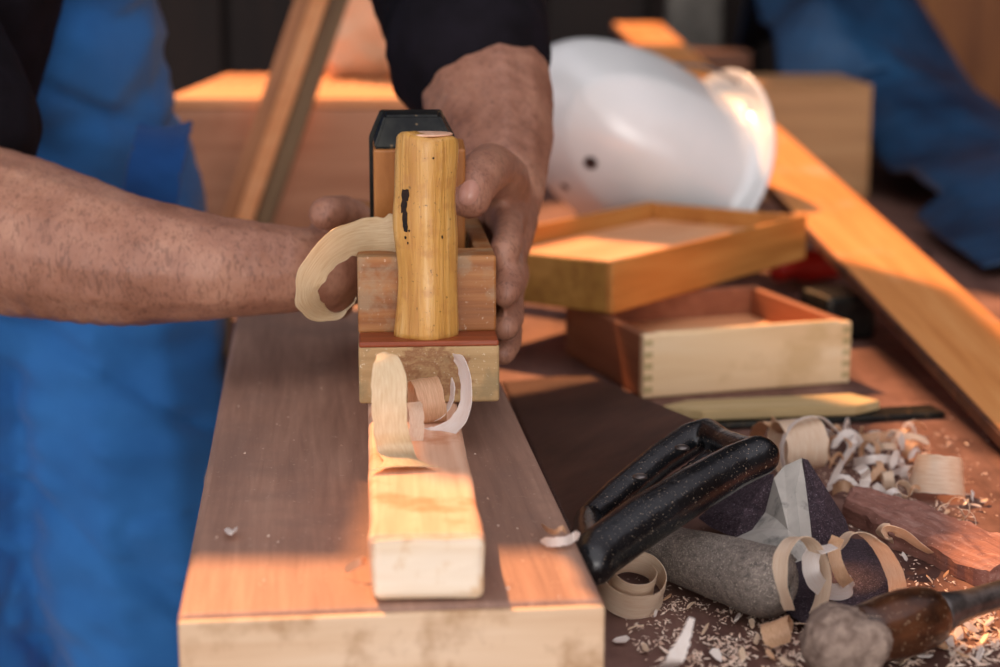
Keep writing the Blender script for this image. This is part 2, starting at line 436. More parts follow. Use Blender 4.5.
SD = Vector((-.44, .72, 1.0)).normalized()      # towards the sun
bm = bmesh.new()
prism(bm, [(.05, 1.9), (2.4, 1.9), (2.4, 3.45), (-.41, 3.45), (-.41, 2.90), (-.36, 2.84), (.05, 2.80)], 2.6, 2.66)  # outline shaped to shade the tarpaulin and leave the plank in sun
box(bm, -.70, -.55, 2.70, 2.93, 2.6, 2.66, bev=0)  # unseen panel added to shade the hard hat's dome
box(bm, -2.2, -.60, -.6, 1.55, 2.6, 2.66, bev=0)  # unseen panel added to cut the overhead light on the worker
struct('ceiling_and_light_blockers', bm, M['walll'])
# added unseen board, shaped to shade the strip of bench in front of the worker
t_ = (2.5 - TZ) / SD.z; off = Vector((SD.x * t_, SD.y * t_))
bm = bmesh.new()
prism(bm, [(x + off.x, y + off.y) for x, y in [(-1.3, .672), (-.052, .672), (-.050, .785), (-.014, .785), (-.008, .680), (.098, .690), (.122, .800), (.215, .845), (.222, .94), (.215, 1.10), (.13, 1.18), (.0, 1.15), (-.25, 1.24), (-1.3, 1.3)]], 2.5, 2.54)
struct('sun_blocker_1', bm, M['walll'])
bm = bmesh.new(); prism(bm, [(x + off.x, y + off.y) for x, y in [(.285, 1.02), (.345, .98), (.338, 1.30), (.27, 1.38)]], 2.5, 2.54); struct('sun_blocker_2', bm, M['walll'])  # second unseen board, added to shade part of the long plank

# ------------------------------------------------------------ workbench
def edge_x(y): return -.115 - .124 * (y - .6)
wb = thing('workbench', 'dark reddish-brown workbench top littered with sawdust and shavings', 'workbench', (0, 0, 0))
bm = bmesh.new()
prism(bm, [(edge_x(.56), .56), (.95, .56), (.95, 3.0), (-.218, 3.0), (-.218, 1.60), (edge_x(1.42), 1.42)], TZ - .045, TZ, bev=.003)
fin('table_top', bm, M['bench'], wb)
for (x, y) in ((edge_x(.7) + .06, .66), (.86, .66), (.86, 2.9), (-.158, 2.9)):
    boxpart('leg', (x - .04, x + .04, y - .04, y + .04, 0, TZ - .045), M['benchside'], wb, bev=.003)
bm = bmesh.new(); box(bm, edge_x(.7) + .06, .86, .63, .66, TZ - .14, TZ - .046); fin('apron', bm, M['benchside'], wb)
bm = bmesh.new(); box(bm, -.158, .86, 2.9, 2.93, TZ - .14, TZ - .046); fin('apron', bm, M['benchside'], wb)
bm = bmesh.new()
p0 = Vector((edge_x(1.03) + .0125, 1.03, TZ - .02))
lathe(bm, [(.006, 0), (.006, .004), (.010, .007), (.0115, .012), (.009, .017), (.003, .019)], 20, Matrix.Translation(p0) @ Matrix.Rotation(-PI / 2, 4, 'Y'))
k = fin('peg', bm, M['planeend'], wb, smooth=True); k['label'] = 'small pale round peg end'

# ------------------------------------------------------------ thick beam on the bench
YA = -.1062
bt = thing('timber_beam', 'wide thick salmon-brown timber board running across the bench under the plane', 'board', (-.0385, .622, TZ), (0, 0, .1062))
bm = bmesh.new(); box(bm, -.0785, .0785, .0035, .72, 0.0005, .05, bev=.0035, seg=3)
for v in bm.verts:
    v.co.z += .0012 * noise.noise(Vector((v.co.x * 20, v.co.y * 9, v.co.z * 30)))
fin('board_body', bm, M['beam'], bt)
bm = bmesh.new()
box(bm, -.0778, .0778, 0, .0038, .001, .0485, bev=.0012)
fin('end_grain', bm, M['beamend'], bt, label='pale end grain face')

# ------------------------------------------------------------ workpiece
wp = thing('pine_batten', 'narrow pale pine batten being planed on the wide board', 'wood piece', (-.0265, .6305, .8505), (0, 0, .0735))
bm = bmesh.new()
nx, ny = 10, 60
box(bm, -.0212, .0212, .003, .47, 0, .0245, bev=.0030, seg=3)
bmesh.ops.subdivide_edges(bm, edges=[e for e in bm.edges if e.calc_length() > .2], cuts=60)
for v in bm.verts:
    f = max(0, 1 - v.co.y / .03)
    v.co += Vector((noise.noise(v.co * 60), 0, .6 * noise.noise(v.co * 45 + Vector((4, 0, 0))))) * (.0006 + .0012 * f)
fin('batten_body', bm, M['pine'], wp)
bm = bmesh.new(); box(bm, -.0205, .0208, 0, .0045, .0006, .0238, bev=.0030, seg=3); 
bmesh.ops.subdivide_edges(bm, edges=list(bm.edges), cuts=2, use_grid_fill=True)
for v in bm.verts:
    v.co += Vector((noise.noise(v.co * 130), -.6 * abs(noise.noise(v.co * 170)), noise.noise(v.co * 120 + Vector((3, 1, 0))))) * .0011
    v.co.z = max(v.co.z, .0002)
fin('sawn_end', bm, M['pineend'], wp, label='pale sunlit sawn end')

# ------------------------------------------------------------ wooden plane
PR = .0735
pl = thing('wood_plane', 'wooden hand plane with upright yellow handle held on the pine batten', 'hand plane', (-.0335, .834, .8757), (0, 0, PR))
# body: stepped block, ledge at .029, main top at .067; mouth recess cut in behind the handle
bm = bmesh.new()
box(bm, -.0335, .0335, 0.002, .026, -.0004, .0278, bev=.0016, seg=3)
box(bm, -.0333, .0333, .0235, .235, 0.0, .030, bev=.001)
fin('sole_block', bm, M['planering'], pl, label='dusty pale end-grain block of the sole')
bm = bmesh.new(); box(bm, -.0332, .0332, .0015, .026, .0272, .0300, bev=.0008); fin('ledge', bm, M['planeledge'], pl, label='red-brown ledge strip')
bm = bmesh.new()
# cheeks and bridges round the throat
box(bm, -.0335, -.0245, .045, .235, .0295, .067, bev=.0012)
box(bm, .0245, .0335, .045, .235, .0295, .067, bev=.0012)
box(bm, -.0336, .0336, .0245, .0500, .0295, .0671, bev=.0012)
box(bm, -.0250, .0250, .112, .2348, .0295, .0667, bev=.0012)
box(bm, -.0250, .0250, .05, .112, .0290, .040, bev=0)
fin('body_block', bm, M['planebody'], pl)
# the upright handle
bm = bmesh.new()
def hw(z):
    t = z / .0982
    return .0139 * (1 + .05 * math.cos(t * 9.0) - .06 * math.exp(-((t - .70) / .10) ** 2) + .03 * math.exp(-((t - .93) / .07) ** 2))
prof = [(hw(z), z) for z in [i * .0955 / 26 for i in range(27)]] + [(hw(.096) * .97, .0966), (hw(.096) * .88, .0976), (.006, .0978)]
def hwob(p):
    a = math.atan2(p.y, p.x)
    sq = 1 + .045 * math.cos(4 * a)
    q = Vector((p.x * sq * 1.03, p.y * sq * .92, p.z))
    nz = noise.noise(Vector((p.x * 70, p.y * 70, p.z * 32)))
    q.x += .0011 * nz + .0010 * math.sin(p.z * 70); q.y += .0008 * nz
    if p.z > .0950: q.z += -.0012 * math.cos(a * 1 - .4) - .0008 * math.sin(3 * a)
    return q
lathe(bm, prof, 48, Matrix.Translation((-.0010, .0178, .0285)) @ Matrix.Rotation(.012, 4, 'Y'), hwob)
hd = fin('handle', bm, M['handle'], pl, smooth=True, label='upright varnished yellow wooden handle with a burnt mark')
# flat top disc in paler pine
bm = bmesh.new(); lathe(bm, [(.0122, 0), (.0124, .0006), (.0115, .0009)], 32, Matrix.Translation((.0002, .0178, .1262)) @ Matrix.Scale(.9, 4, (0, 1, 0)))
fin('handle_top', bm, M['pine'], hd, smooth=True)
# burn mark: ragged shallow patch following the handle
bm = bmesh.new()
def onh(a, z, lift=.0003):
    r = hw(z); p = hwob(Vector((r * math.cos(a), r * math.sin(a), z)))
    d = Vector((p.x, p.y, 0)).normalized()
    return Matrix.Translation((-.0010, .0178, .0285)) @ Matrix.Rotation(.012, 4, 'Y') @ (p + d * lift)
def patch(bm, a0, z0, wa, hz, seed):
    nn = 14; c = bm.verts.new(onh(a0, z0, .0005)); ring = []
    for i in range(nn):
        t = 2 * PI * i / nn; k = 1 + .45 * noise.noise(Vector((math.cos(t) * 2, math.sin(t) * 2, seed)))
        ring.append(bm.verts.new(onh(a0 + wa * k * math.cos(t), z0 + hz * k * math.sin(t), .00025)))
    for i in range(nn): bm.faces.new([c, ring[i], ring[(i + 1) % nn]])
A0 = -PI / 2 - .78
patch(bm, A0, .0700, .19, .0030, 1.0); patch(bm, A0 - .04, .0650, .13, .0035, 2.2); patch(bm, A0 + .02, .0600, .12, .0040, 3.2)
patch(bm, A0 + .05, .0555, .11, .0030, 4.1); patch(bm, A0 + .02, .0500, .05, .0008, 5.2); patch(bm, A0 + .2, .0535, .04, .0006, 5.9)
patch(bm, A0 + 1.35, .0505, .035, .0009, 7.7); patch(bm, A0 + .1, .0475, .03, .0006, 8.7); patch(bm, A0 + .95, .088, .03, .0005, 9.7)
fin('burn_mark', bm, M['burn'], hd, smooth=True)
# wedge and iron in the throat
wz = thing  # (alias unused)
bm = bmesh.new()
TI = Matrix.Translation((-.0015, .0860, .036)) @ Matrix.Rotation(math.radians(9), 4, 'X')
box(bm, -.0235, .0225, -.011, .011, 0, .0815, bev=.0012)
for v in bm.verts: v.co = TI @ v.co
fin('wedge', bm, M['wedge'], pl)
bm = bmesh.new()
poly = [(-.0248, 0), (.0190, 0), (.0190, .084), (.0120, .0975), (-.0190, .0975), (-.0248, .084)]
fa = prism(bm, poly, 0, .0045, bev=.0006)
R = Matrix.Translation((-.0022, .0860, .034)) @ Matrix.Rotation(math.radians(9), 4, 'X') @ Matrix.Translation((0, .0165, 0)) @ Matrix.Rotation(PI / 2, 4, 'X')
for v in bm.verts: v.co = R @ v.co
fin('plane_iron', bm, M['iron'], pl, label='blackened steel iron with clipped corners')
bm = bmesh.new()
lo8 = [(-.0235, -.0108), (.0180, -.0108), (.0180, .0112), (-.0235, .0112)]; hi8 = [(-.0175, -.0010), (.0100, -.0010), (.0105, .0112), (-.0180, .0112)]
va = [bm.verts.new((x, y, .0818)) for x, y in lo8]; vb = [bm.verts.new((x, y, .0965)) for x, y in hi8]
bm.faces.new(va[::-1]); bm.faces.new(vb)
for q_ in range(4): bm.faces.new([va[q_], va[(q_ + 1) % 4], vb[(q_ + 1) % 4], vb[q_]])
bmesh.ops.bevel(bm, geom=list(bm.edges), offset=.0012, segments=2, affect='EDGES')
for v in bm.verts: v.co = TI @ v.co
fin('iron_cap', bm, M['iron'], pl, label='black sloping cap above the wedge')

# ------------------------------------------------------------ shavings at the plane
def PX(x, y, Y): return W(x, y, Y)
ribbon('wood_shaving', [PX(402, 235, .868), PX(388, 236, .872), PX(370, 237, .872), PX(349, 241, .866), PX(328, 254, .860), PX(314, 272, .855), PX(307, 290, .855), PX(310, 304, .862), PX(322, 313, .878), PX(338, 313, .892), PX(352, 304, .900), PX(356, 297, .900)],
       [(.1, -.3, 1), (.15, -.35, 1), (-.15, -.5, .9), (-.5, -.6, .7), (-.8, -.6, .2), (-.75, -.75, -.05), (-.35, -1, -.1), (.0, -1, .1), (.2, -1, .45)],
       lambda t: .0215 if t < .22 else max(.0085, .0215 - (t - .22) * .024), M['shavey'], n=14, jag=.30, seed=3, cup=.02, taper=(.8, .5), curlsub=8,
       label='broad straw-coloured shaving curling out from the left side of the plane', cat='wood shaving')
ribbon('wood_shaving', [G(405, 467, .8775), G(402, 461, .8775), PX(396, 450, .742), PX(391, 432, .743), PX(389, 408, .744), PX(389, 382, .748), PX(386, 362, .753), PX(381, 353, .758)],
       [(1, .05, 0), (1, .0, 0), (1, 0, 0), (1, 0, .1), (1, 0, .12), (.9, 0, .1)], lambda t: .0265 - .07 * t if t < .16 else (.0150 if t < .75 else .0150 - .03 * (t - .75)), M['shavey'], n=9, jag=.08, seed=9, cup=.05,
       taper=(1.1, .55), label='pale upright shaving standing on the batten in front of the plane', cat='wood shaving')
ribbon('wood_shaving', spiral(PX(424, 402, .805), (1, .25, .1), .0095, .0115, 1.1, .002, 2.2), (1, .25, .1), .0125, M['shavet'], n=5, jag=.1, seed=12,
       label='small tan roll tucked behind the upright shaving at the plane', cat='wood shaving')
ribbon('wood_shaving', [PX(416, 450, .768), PX(416, 440, .768), PX(417, 425, .772), PX(416, 410, .778), PX(414, 402, .785)], (1, .1, 0), .0065, M['shave'], n=6, jag=.15, seed=13,
       label='narrow upright strip between the tall pale shaving and the tan roll', cat='wood shaving')
ribbon('wood_shaving', [PX(454, 357, .812), PX(462, 366, .802), PX(467, 385, .792), PX(465, 408, .786), PX(456, 424, .784), PX(443, 433, .784), PX(430, 437, .784), PX(421, 434, .79)],
       [(.3, -1, .2), (.4, -1, .1), (.5, -1, 0), (.5, -1, -.4), (.3, -1, -.8), (.1, -1, -.9), (0, -1, -1)], .0095, M['shavew'], n=8, jag=.12, seed=21, cup=.05, taper=(.4, .6),
       label='thin white shaving looping down right of the upright one at the plane', cat='wood shaving')
ribbon('wood_shaving', [PX(452, 378, .81), PX(453, 392, .805), PX(450, 405, .80), PX(442, 416, .798), PX(432, 421, .80)], (.5, -1, .2), .004, M['shavew'], n=6, jag=.3, seed=25, taper=(.2, .4),
       label='narrow splintered curl inside the white loop at the plane', cat='wood shaving')

# ------------------------------------------------------------ shavings on the wide board
ribbon('wood_shaving', [G(541, 541, .8525), G(552, 542, .8535), G(565, 541, .854), G(574, 537, .854), G(580, 534, .8565)], (0, .3, 1), .0038, M['shavew'], n=5, jag=.3, seed=31, taper=(.2, .2),
       label='small white shaving on the right edge of the wide board', cat='wood shaving')
ribbon('wood_shaving', [G(542, 524, .8525), G(548, 530, .855), G(556, 532, .857), G(562, 528, .859), G(566, 533, .856)], (0, .3, 1), .002, M['shavet'], n=5, jag=.3, seed=33, taper=(.2, .2),
       label='tiny twisted tan shaving beside the white one on the wide board', cat='wood shaving')
ribbon('wood_shaving', [G(345, 571, .8525), G(352, 566, .855), G(360, 562, .857), G(366, 560, .8572)], (0, .3, 1), .003, M['shavet'], n=5, jag=.3, seed=35, taper=(.2, .4),
       label='small tan shaving touching the left side of the pine batten', cat='wood shaving')
ribbon('wood_shaving', [G(226, 529, .852), G(232, 533, .8535), G(236, 527, .853)], (1, .3, .5), .0025, M['shavew'], n=5, jag=.3, seed=36, taper=(.4, .4),
       label='white fleck on the left of the wide board', cat='wood shaving')
bm = bmesh.new()
for i in range(150):
    px, py = rnd.uniform(215, 590), rnd.uniform(330, 605)
    p = G(px, py, .8515)
    if abs(p.x + .0385 + .1066 * (p.y - .622)) > .073 or abs(p.x + .0265 + .0736 * (p.y - .63)) < .024: continue
    s = rnd.choice([.0004, .0006, .0009])
    for v in [bm.verts.new(p + Vector((rnd.uniform(-1, 1) * s * 1.6, rnd.uniform(-1, 1) * s * 1.6, rnd.uniform(-.2, 1) * s))) for _ in range(1)]: pass
    vs = [bm.verts.new(p + Vector((rnd.uniform(-1, 1), rnd.uniform(-1, 1), rnd.uniform(-.5, .8))) * s) for _ in range(4)]
    for f in ((0, 1, 2), (0, 1, 3), (1, 2, 3), (0, 2, 3)): bm.faces.new([vs[j] for j in f])
bmesh.ops.delete(bm, geom=[v for v in bm.verts if not v.link_faces], context='VERTS')
o = fin('sawdust', bm, M['dust'], label='sparse light specks of sawdust on the wide board', cat='sawdust'); o['kind'] = 'stuff'

# ------------------------------------------------------------ hand saw
sw = thing('hand_saw', 'hand saw with dark rusty blade and black handle lying beside the wide board', 'saw', (.1, .9, TZ))
def rel(o, p): return Vector(p) - Vector(o.location)
heelA = Vector((.036, .812, .8155)); heelB = Vector((.110, .885, .8500)); toeA = Vector((.004, 1.20, .8015)); toeB = Vector((.058, 1.222, .8022))
bm = bmesh.new(); g = []
for i in range(25):
    t = i / 24; a = heelA.lerp(toeA, t); b = heelB.lerp(toeB, t); row = []
    for k in range(7):
        s = k / 6; p = a.lerp(b, s); p.z += .0
        row.append((bm.verts.new(rel(sw, p)), bm.verts.new(rel(sw, p + Vector((0, 0, -.0011))))))
    g.append(row)
for i in range(24):
    for k in range(6):
        bm.faces.new([g[i][k][0], g[i][k + 1][0], g[i + 1][k + 1][0], g[i + 1][k][0]])
        bm.faces.new([g[i][k][1], g[i + 1][k][1], g[i + 1][k + 1][1], g[i][k + 1][1]])
    for k in (0, 6): bm.faces.new([g[i][k][0], g[i + 1][k][0], g[i + 1][k][1], g[i][k][1]])
for i in (0, 24):
    for k in range(6): bm.faces.new([g[i][k][0], g[i][k + 1][0], g[i][k + 1][1], g[i][k][1]])
# teeth along the left edge
for i in range(96):
    t = i / 96; t2 = (i + 1) / 96; a = heelA.lerp(toeA, t); b = heelA.lerp(toeA, t2); m_ = (a + b) / 2 + Vector((-.0035, -.0004, 0))
    vv = [bm.verts.new(rel(sw, q)) for q in (a, b, m_)]; vw = [bm.verts.new(rel(sw, q + Vector((0, 0, -.001)))) for q in (a, b, m_)]
    bm.faces.new(vv); bm.faces.new(vw[::-1]); bm.faces.new([vv[1], vv[2], vw[2], vw[1]]); bm.faces.new([vv[2], vv[0], vw[0], vw[2]])
fin('blade', bm, M['blade'], sw)
def HP(x, y, z): return rel(sw, G(x, y, z))
ch = [
    ([(HP(594, 562, .834), .0105), (HP(600, 552, .836), .0115), (HP(640, 523, .843), .0118), (HP(690, 492, .851), .0112), (HP(735, 466, .857), .0105), (HP(758, 456, .860), .0100)], None),
    ([(HP(588, 520, .828), .0070), (HP(620, 493, .835), .0085), (HP(660, 460, .845), .0085), (HP(690, 440, .851), .0090)], None),
    ([(HP(690, 440, .851), .0090), (HP(706, 434, .853), .0085), (HP(722, 442, .855), .0070), (HP(745, 452, .858), .0080), (HP(762, 456, .860), .0088)], None),
    ([(HP(588, 520, .828), .0070), (HP(588, 538, .829), .0085), (HP(594, 560, .832), .0100)], None),
    ([(HP(600, 530, .829), .0060), (HP(660, 490, .838), .0050), (HP(712, 452, .850), .0050)], ((-.3, -.3, 1), .3)),
]
blob('handle', ch, .0016, M['sawhandle'], sw, 6)
for (x, y, z) in ((640, 478, .849), (682, 449, .8585)):
    bm = bmesh.new(); lathe(bm, [(.0035, 0), (.0035, .001), (.002, .0018)], 16, Matrix.Translation(HP(x, y, z)))
    fin('rivet', bm, M['steel'], sw, smooth=True)

# ------------------------------------------------------------ sandpaper
def facets(bm, polys, th=.0007):
    for poly, mi in polys:
        P = [G(*q) for q in poly]
        nr = (P[1] - P[0]).cross(P[2] - P[0]).normalized()
        if nr.y > 0: nr = -nr
        a = [bm.verts.new(p) for p in P]; b = [bm.verts.new(p - nr * th) for p in P]
        f = bm.faces.new(a); f.material_index = mi
        f = bm.faces.new(b[::-1]); f.material_index = 1
        n = len(P)
        for i in range(n):
            f = bm.faces.new([a[i], a[(i + 1) % n], b[(i + 1) % n], b[i]]); f.material_index = mi
bm = bmesh.new()
grey = [(774, 478, .832), (784, 466, .836), (802, 458, .840), (805, 480, .832), (810, 520, .818), (814, 562, .802), (792, 573, .801), (762, 560, .8025), (735, 538, .806), (752, 530, .808), (765, 512, .815), (770, 492, .825)]
# fan around a bulged middle
def bulge(bm, loop, c, mi, th=.0008):
    P = [G(*q) for q in loop]; cc = G(*c); bt_ = []
    a = [bm.verts.new(p) for p in P]; v0 = bm.verts.new(cc); mid = [bm.verts.new((p + cc) / 2 + Vector((0, -.0012, .0012))) for p in P]
    b = [bm.verts.new(p + Vector((0, th, -th * .3))) for p in P]; w0 = bm.verts.new(cc + Vector((0, th * 2, -th)))
    n = len(P)
    for i in range(n):
        j = (i + 1) % n
        for f in (bm.faces.new([v0, mid[i], mid[j]]), bm.faces.new([mid[i], a[i], a[j], mid[j]])): f.material_index = mi
        f = bm.faces.new([w0, b[j], b[i]]); f.material_index = 1
        f = bm.faces.new([a[i], b[i], b[j], a[j]]); f.material_index = mi
bulge(bm, grey, (788, 530, .814), 0)
bulge(bm, [(802, 458, .8405), (808, 460, .840), (826, 488, .828), (846, 520, .812), (853, 545, .802), (838, 553, .801), (816, 560, .801), (810, 520, .818), (805, 480, .832)], (822, 520, .818), 1)
bulge(bm, [(774, 474, .834), (772, 492, .825), (766, 512, .815), (752, 530, .808), (735, 538, .806), (712, 528, .806), (698, 518, .807), (718, 500, .814), (744, 482, .825), (760, 474, .831)], (745, 508, .818), 1)
fin('sandpaper_sheet', bm, [M['papback'], M['grit']], smooth=False, label='folded sandpaper standing like a tent, grey backing and dark grit showing', cat='sandpaper')
# roll
A = G(648, 546, .8145); B = G(790, 590, .8195); ax = (B - A); L = ax.length; ax.normalize()
u = (Vector((0, 0, 1)) - ax * ax.z).normalized(); v_ = ax.cross(u)
bm = bmesh.new(); rows = []
for i in range(41):
    t = i / 40; row = []
    for k in range(57):
        s = k / 56; a = s * 2 * PI * 2.15 - 1.0
        r = (.0118 + .0060 * t ** .8) * (1 - .22 * s) * (1 + .03 * noise.noise(Vector((t * 6, a, 0))))
        if t > .84: r *= math.sqrt(max(.04, 1 - ((t - .84) / .165) ** 2))
        p = A + ax * (L * t + .003 * math.sin(a) * (t > .9)) + u * (r * math.cos(a) * .97) + v_ * (r * math.sin(a)) 
        row.append(bm.verts.new(p))
    rows.append(row)
for i in range(40):
    for k in range(56): bm.faces.new([rows[i][k], rows[i][k + 1], rows[i + 1][k + 1], rows[i + 1][k]])
ro = fin('sandpaper_roll', bm, M['roll'], smooth=True, label='worn grey-brown sandpaper rolled into a tube in front of the saw handle', cat='sandpaper')
md = ro.modifiers.new('s', 'SOLIDIFY'); md.thickness = .0008
# flat dark sheet
bm = bmesh.new()
loop = [(772, 603), (786, 564), (812, 556), (846, 538), (872, 540), (888, 556), (897, 604), (860, 622), (815, 632)]
cc = sum((G(x, y, .806) for x, y in loop), Vector()) / len(loop)
top = [bm.verts.new(G(x, y, .8035)) for x, y in loop]; lo_ = [bm.verts.new(G(x, y, .8027)) for x, y in loop]
c1 = bm.verts.new(cc + Vector((0, 0, .004))); c2 = bm.verts.new(cc + Vector((0, 0, .0032)))
for i in range(len(loop)):
    j = (i + 1) % len(loop)
    bm.faces.new([c1, top[i], top[j]]); bm.faces.new([c2, lo_[j], lo_[i]]); bm.faces.new([top[i], lo_[i], lo_[j], top[j]])
fin('sandpaper_sheet', bm, M['grit'], smooth=True, label='dark purple sandpaper scrap lying under the pale curls', cat='sandpaper')

# ------------------------------------------------------------ shavings on the bench, bigger ones one by one
def curl(px, py, z, axis, r0, r1, turns, w, mat, label, pitch=0, start=0, seed=0, jag=.12, squash=1, taper=(.7, .7), cup=.02, up=None, n=6):
    c = G(px, py, z)
    return ribbon('wood_shaving', spiral(c, axis, r0, r1, turns, pitch, start, squash=squash, up=up), axis, w, mat, n=n, jag=jag, seed=seed, taper=taper, cup=cup, label=label, cat='wood shaving')
curl(634, 585, .8105, (.12, -.35, 1), .0190, .0095, 1.7, .0125, M['shave'], 'wide pale coiled shaving under the near end of the saw handle', pitch=.004, start=2.4, seed=41, squash=.85)
curl(797, 580, .8215, (.70, -.70, .25), .0175, .0160, .93, .0080, M['shave'], 'tan ring-shaped shaving leaning on the end of the sandpaper roll', pitch=.004, start=2.6, seed=43, squash=1.1)
ribbon('wood_shaving', [G(830, 551, .833), G(819, 546, .832), G(811, 558, .828), G(812, 574, .822), G(821, 587, .815), G(836, 592, .811), G(849, 589, .811), G(852, 580, .814)],
       [(1, -.5, .3), (1, -.6, .2), (1, -.4, 0), (.9, .0, .5), (.7, .3, .9), (.3, .3, 1), (0, .2, 1)], .0075, M['shavew'], n=8, jag=.1, seed=45, label='white shaving twisting down between the ring curl and the arched curl', cat='wood shaving')
ribbon('wood_shaving', [G(838, 537, .835), G(834, 548, .830), G(836, 562, .825), G(842, 576, .819), G(848, 584, .815)], [(1, -.2, .2), (1, -.2, 0), (1, -.1, .1), (1, .1, .2)], .0058, M['shavet'], n=8, jag=.1, seed=47,
       label='short tan strip standing next to the white twisted shaving', cat='wood shaving')
ribbon('wood_shaving', [G(838, 545, .828), G(852, 534, .834), G(866, 535, .834), G(880, 547, .828), G(890, 563, .820), G(896, 578, .813), G(898, 592, .806)],
       [(.5, -.9, .4), (.4, -.9, .4), (.5, -.8, .3), (.9, -.5, .2), (1, -.3, .1), (1, -.1, 0)], .0080, M['shave'], n=8, jag=.08, seed=49, label='long arched pale shaving over the dark sandpaper scrap', cat='wood shaving')
ribbon('wood_shaving', [G(886, 540, .809), G(884, 534, .815), G(892, 530, .819), G(905, 535, .817), G(920, 546, .811), G(933, 554, .805), G(944, 559, .8015)],
       [(.3, -1, .2), (.3, -1, .4), (.2, -.9, .8), (.2, -.9, .7), (.2, -.9, .5), (.2, -.9, .3)], lambda t: .0085 * (1 - max(0, t - .45) * 1.5), M['shave'], n=8, jag=.1, seed=51,
       label='pointed tan shaving tapering to the right below the red-brown wood', cat='wood shaving')
# the frustum shaving
drum = ribbon('wood_shaving', spiral(G(938, 476, .8105), (0.1, .28, 1), .0145, .0130, 1.25, .001, .5), (.1, .28, 1), .0200, M['shave'], n=6, jag=.12, seed=53, cup=.0,
       label='upright drum-shaped pale shaving standing alone right of the pile', cat='wood shaving')
for v in drum.data.vertices:
    k_ = 1.10 - (v.co.z - .801) / .02 * .26; c_d = G(938, 476, .8105)
    v.co.x = c_d.x + (v.co.x - c_d.x) * k_; v.co.y = c_d.y + (v.co.y - c_d.y) * k_
ribbon('wood_shaving', [G(663, 668, .803), G(672, 664, .812), G(680, 650, .818), G(686, 636, .823), (G(692, 618, .830))], [(1, 0, 0), (1, 0, .1), (1, .1, .2), (1, .1, .3)], lambda t: .0095 * (1 - .75 * t), M['shavew'], n=8, jag=.35, seed=55,
       label='white pointed shaving standing at the bottom edge near the wide board', cat='wood shaving')
curl(780, 636, .807, (.9, -.2, .4), .007, .006, .6, .012, M['shavet'], 'small orange-tan shell-shaped shaving left of the chisel end', start=4.4, seed=57)
# pile behind the sandpaper
curl(798, 446, .816, (1, .25, .05), .0165, .012, 1.15, .024, M['shave'], 'wide glossy pale curl at the end of the saw handle', start=4.2, seed=61)
curl(812, 452, .815, (.35, -.9, .2), .0200, .0190, .62, .004, M['shavew'], 'thin white hoop arching over the wide pale curl', start=5.2, seed=62, taper=(.5, .3))
ribbon('wood_shaving', [G(756, 440, .806), G(760, 428, .820), G(770, 422, .828), G(778, 428, .824), G(781, 440, .814)], (.8, -.6, .2), .0085, M['shavet'], n=6, seed=63, jag=.3, label='crumpled tan shaving with a knot hole behind the saw handle', cat='wood shaving')
ribbon('wood_shaving', [G(846, 430, .812), G(852, 445, .812), G(845, 458, .810), G(838, 470, .808), G(832, 484, .804), G(828, 492, .802)], [(1, 0, .3), (.8, -.3, .5), (.6, -.5, .6)], .0055, M['shavew'], n=6, seed=64, label='slim white shaving hanging down between the pile and the sandpaper', cat='wood shaving')
ribbon('wood_shaving', [G(852, 442, .804), G(870, 438, .808), G(890, 437, .808), G(905, 440, .805)], (0, .5, 1), .006, M['shavet'], n=6, seed=65, label='straight tan shaving at the back of the pile', cat='wood shaving')
ribbon('wood_shaving', [G(854, 463, .805), G(868, 460, .811), G(884, 459, .811), G(902, 462, .806)], (0, .6, 1), .005, M['shavew'], n=6, seed=66, label='straight white shaving in the middle of the pile', cat='wood shaving')
ribbon('wood_shaving', [G(850, 497, .802), G(862, 488, .808), G(866, 478, .812), G(864, 470, .818), G(858, 466, .816)], (.8, .3, .4), .006, M['shavew'], n=6, seed=67, label='forked white shaving at the front of the pile by the red-brown wood', cat='wood shaving')
ribbon('wood_shaving', [G(833, 490, .803), G(842, 486, .807), G(852, 488, .806), G(848, 494, .803)], (.1, .5, 1), .006, M['shavet'], n=6, seed=68, label='flat tan flake against the right fold of the sandpaper tent', cat='wood shaving')
for i, (x, y, r, tn, w_) in enumerate([(888, 480, .0055, 1.2, .006), (896, 466, .005, 1.0, .005), (902, 490, .005, 1.3, .005), (878, 470, .006, .8, .004), (912, 452, .006, .9, .004), (870, 452, .007, .8, .004), (888, 448, .006, .7, .004), (840, 450, .009, .9, .004), (910, 474, .005, 1, .005), (893, 496, .004, 1.1, .004), (905, 436, .006, .8, .005), (880, 490, .004, 1, .004)]):
    ax_ = Vector((rnd.uniform(-1, 1), rnd.uniform(-1, 1), rnd.uniform(-.3, .8)))
    o = curl(x, y, .8035 + r * .6, ax_, r, r * .8, tn, w_, M[rnd.choice(['shave', 'shavew', 'shavet'])], 'tiny curled shaving in the pile behind the sandpaper', start=rnd.uniform(0, 6), seed=70 + i)
    o['group'] = 'tiny curls in the pile behind the sandpaper'
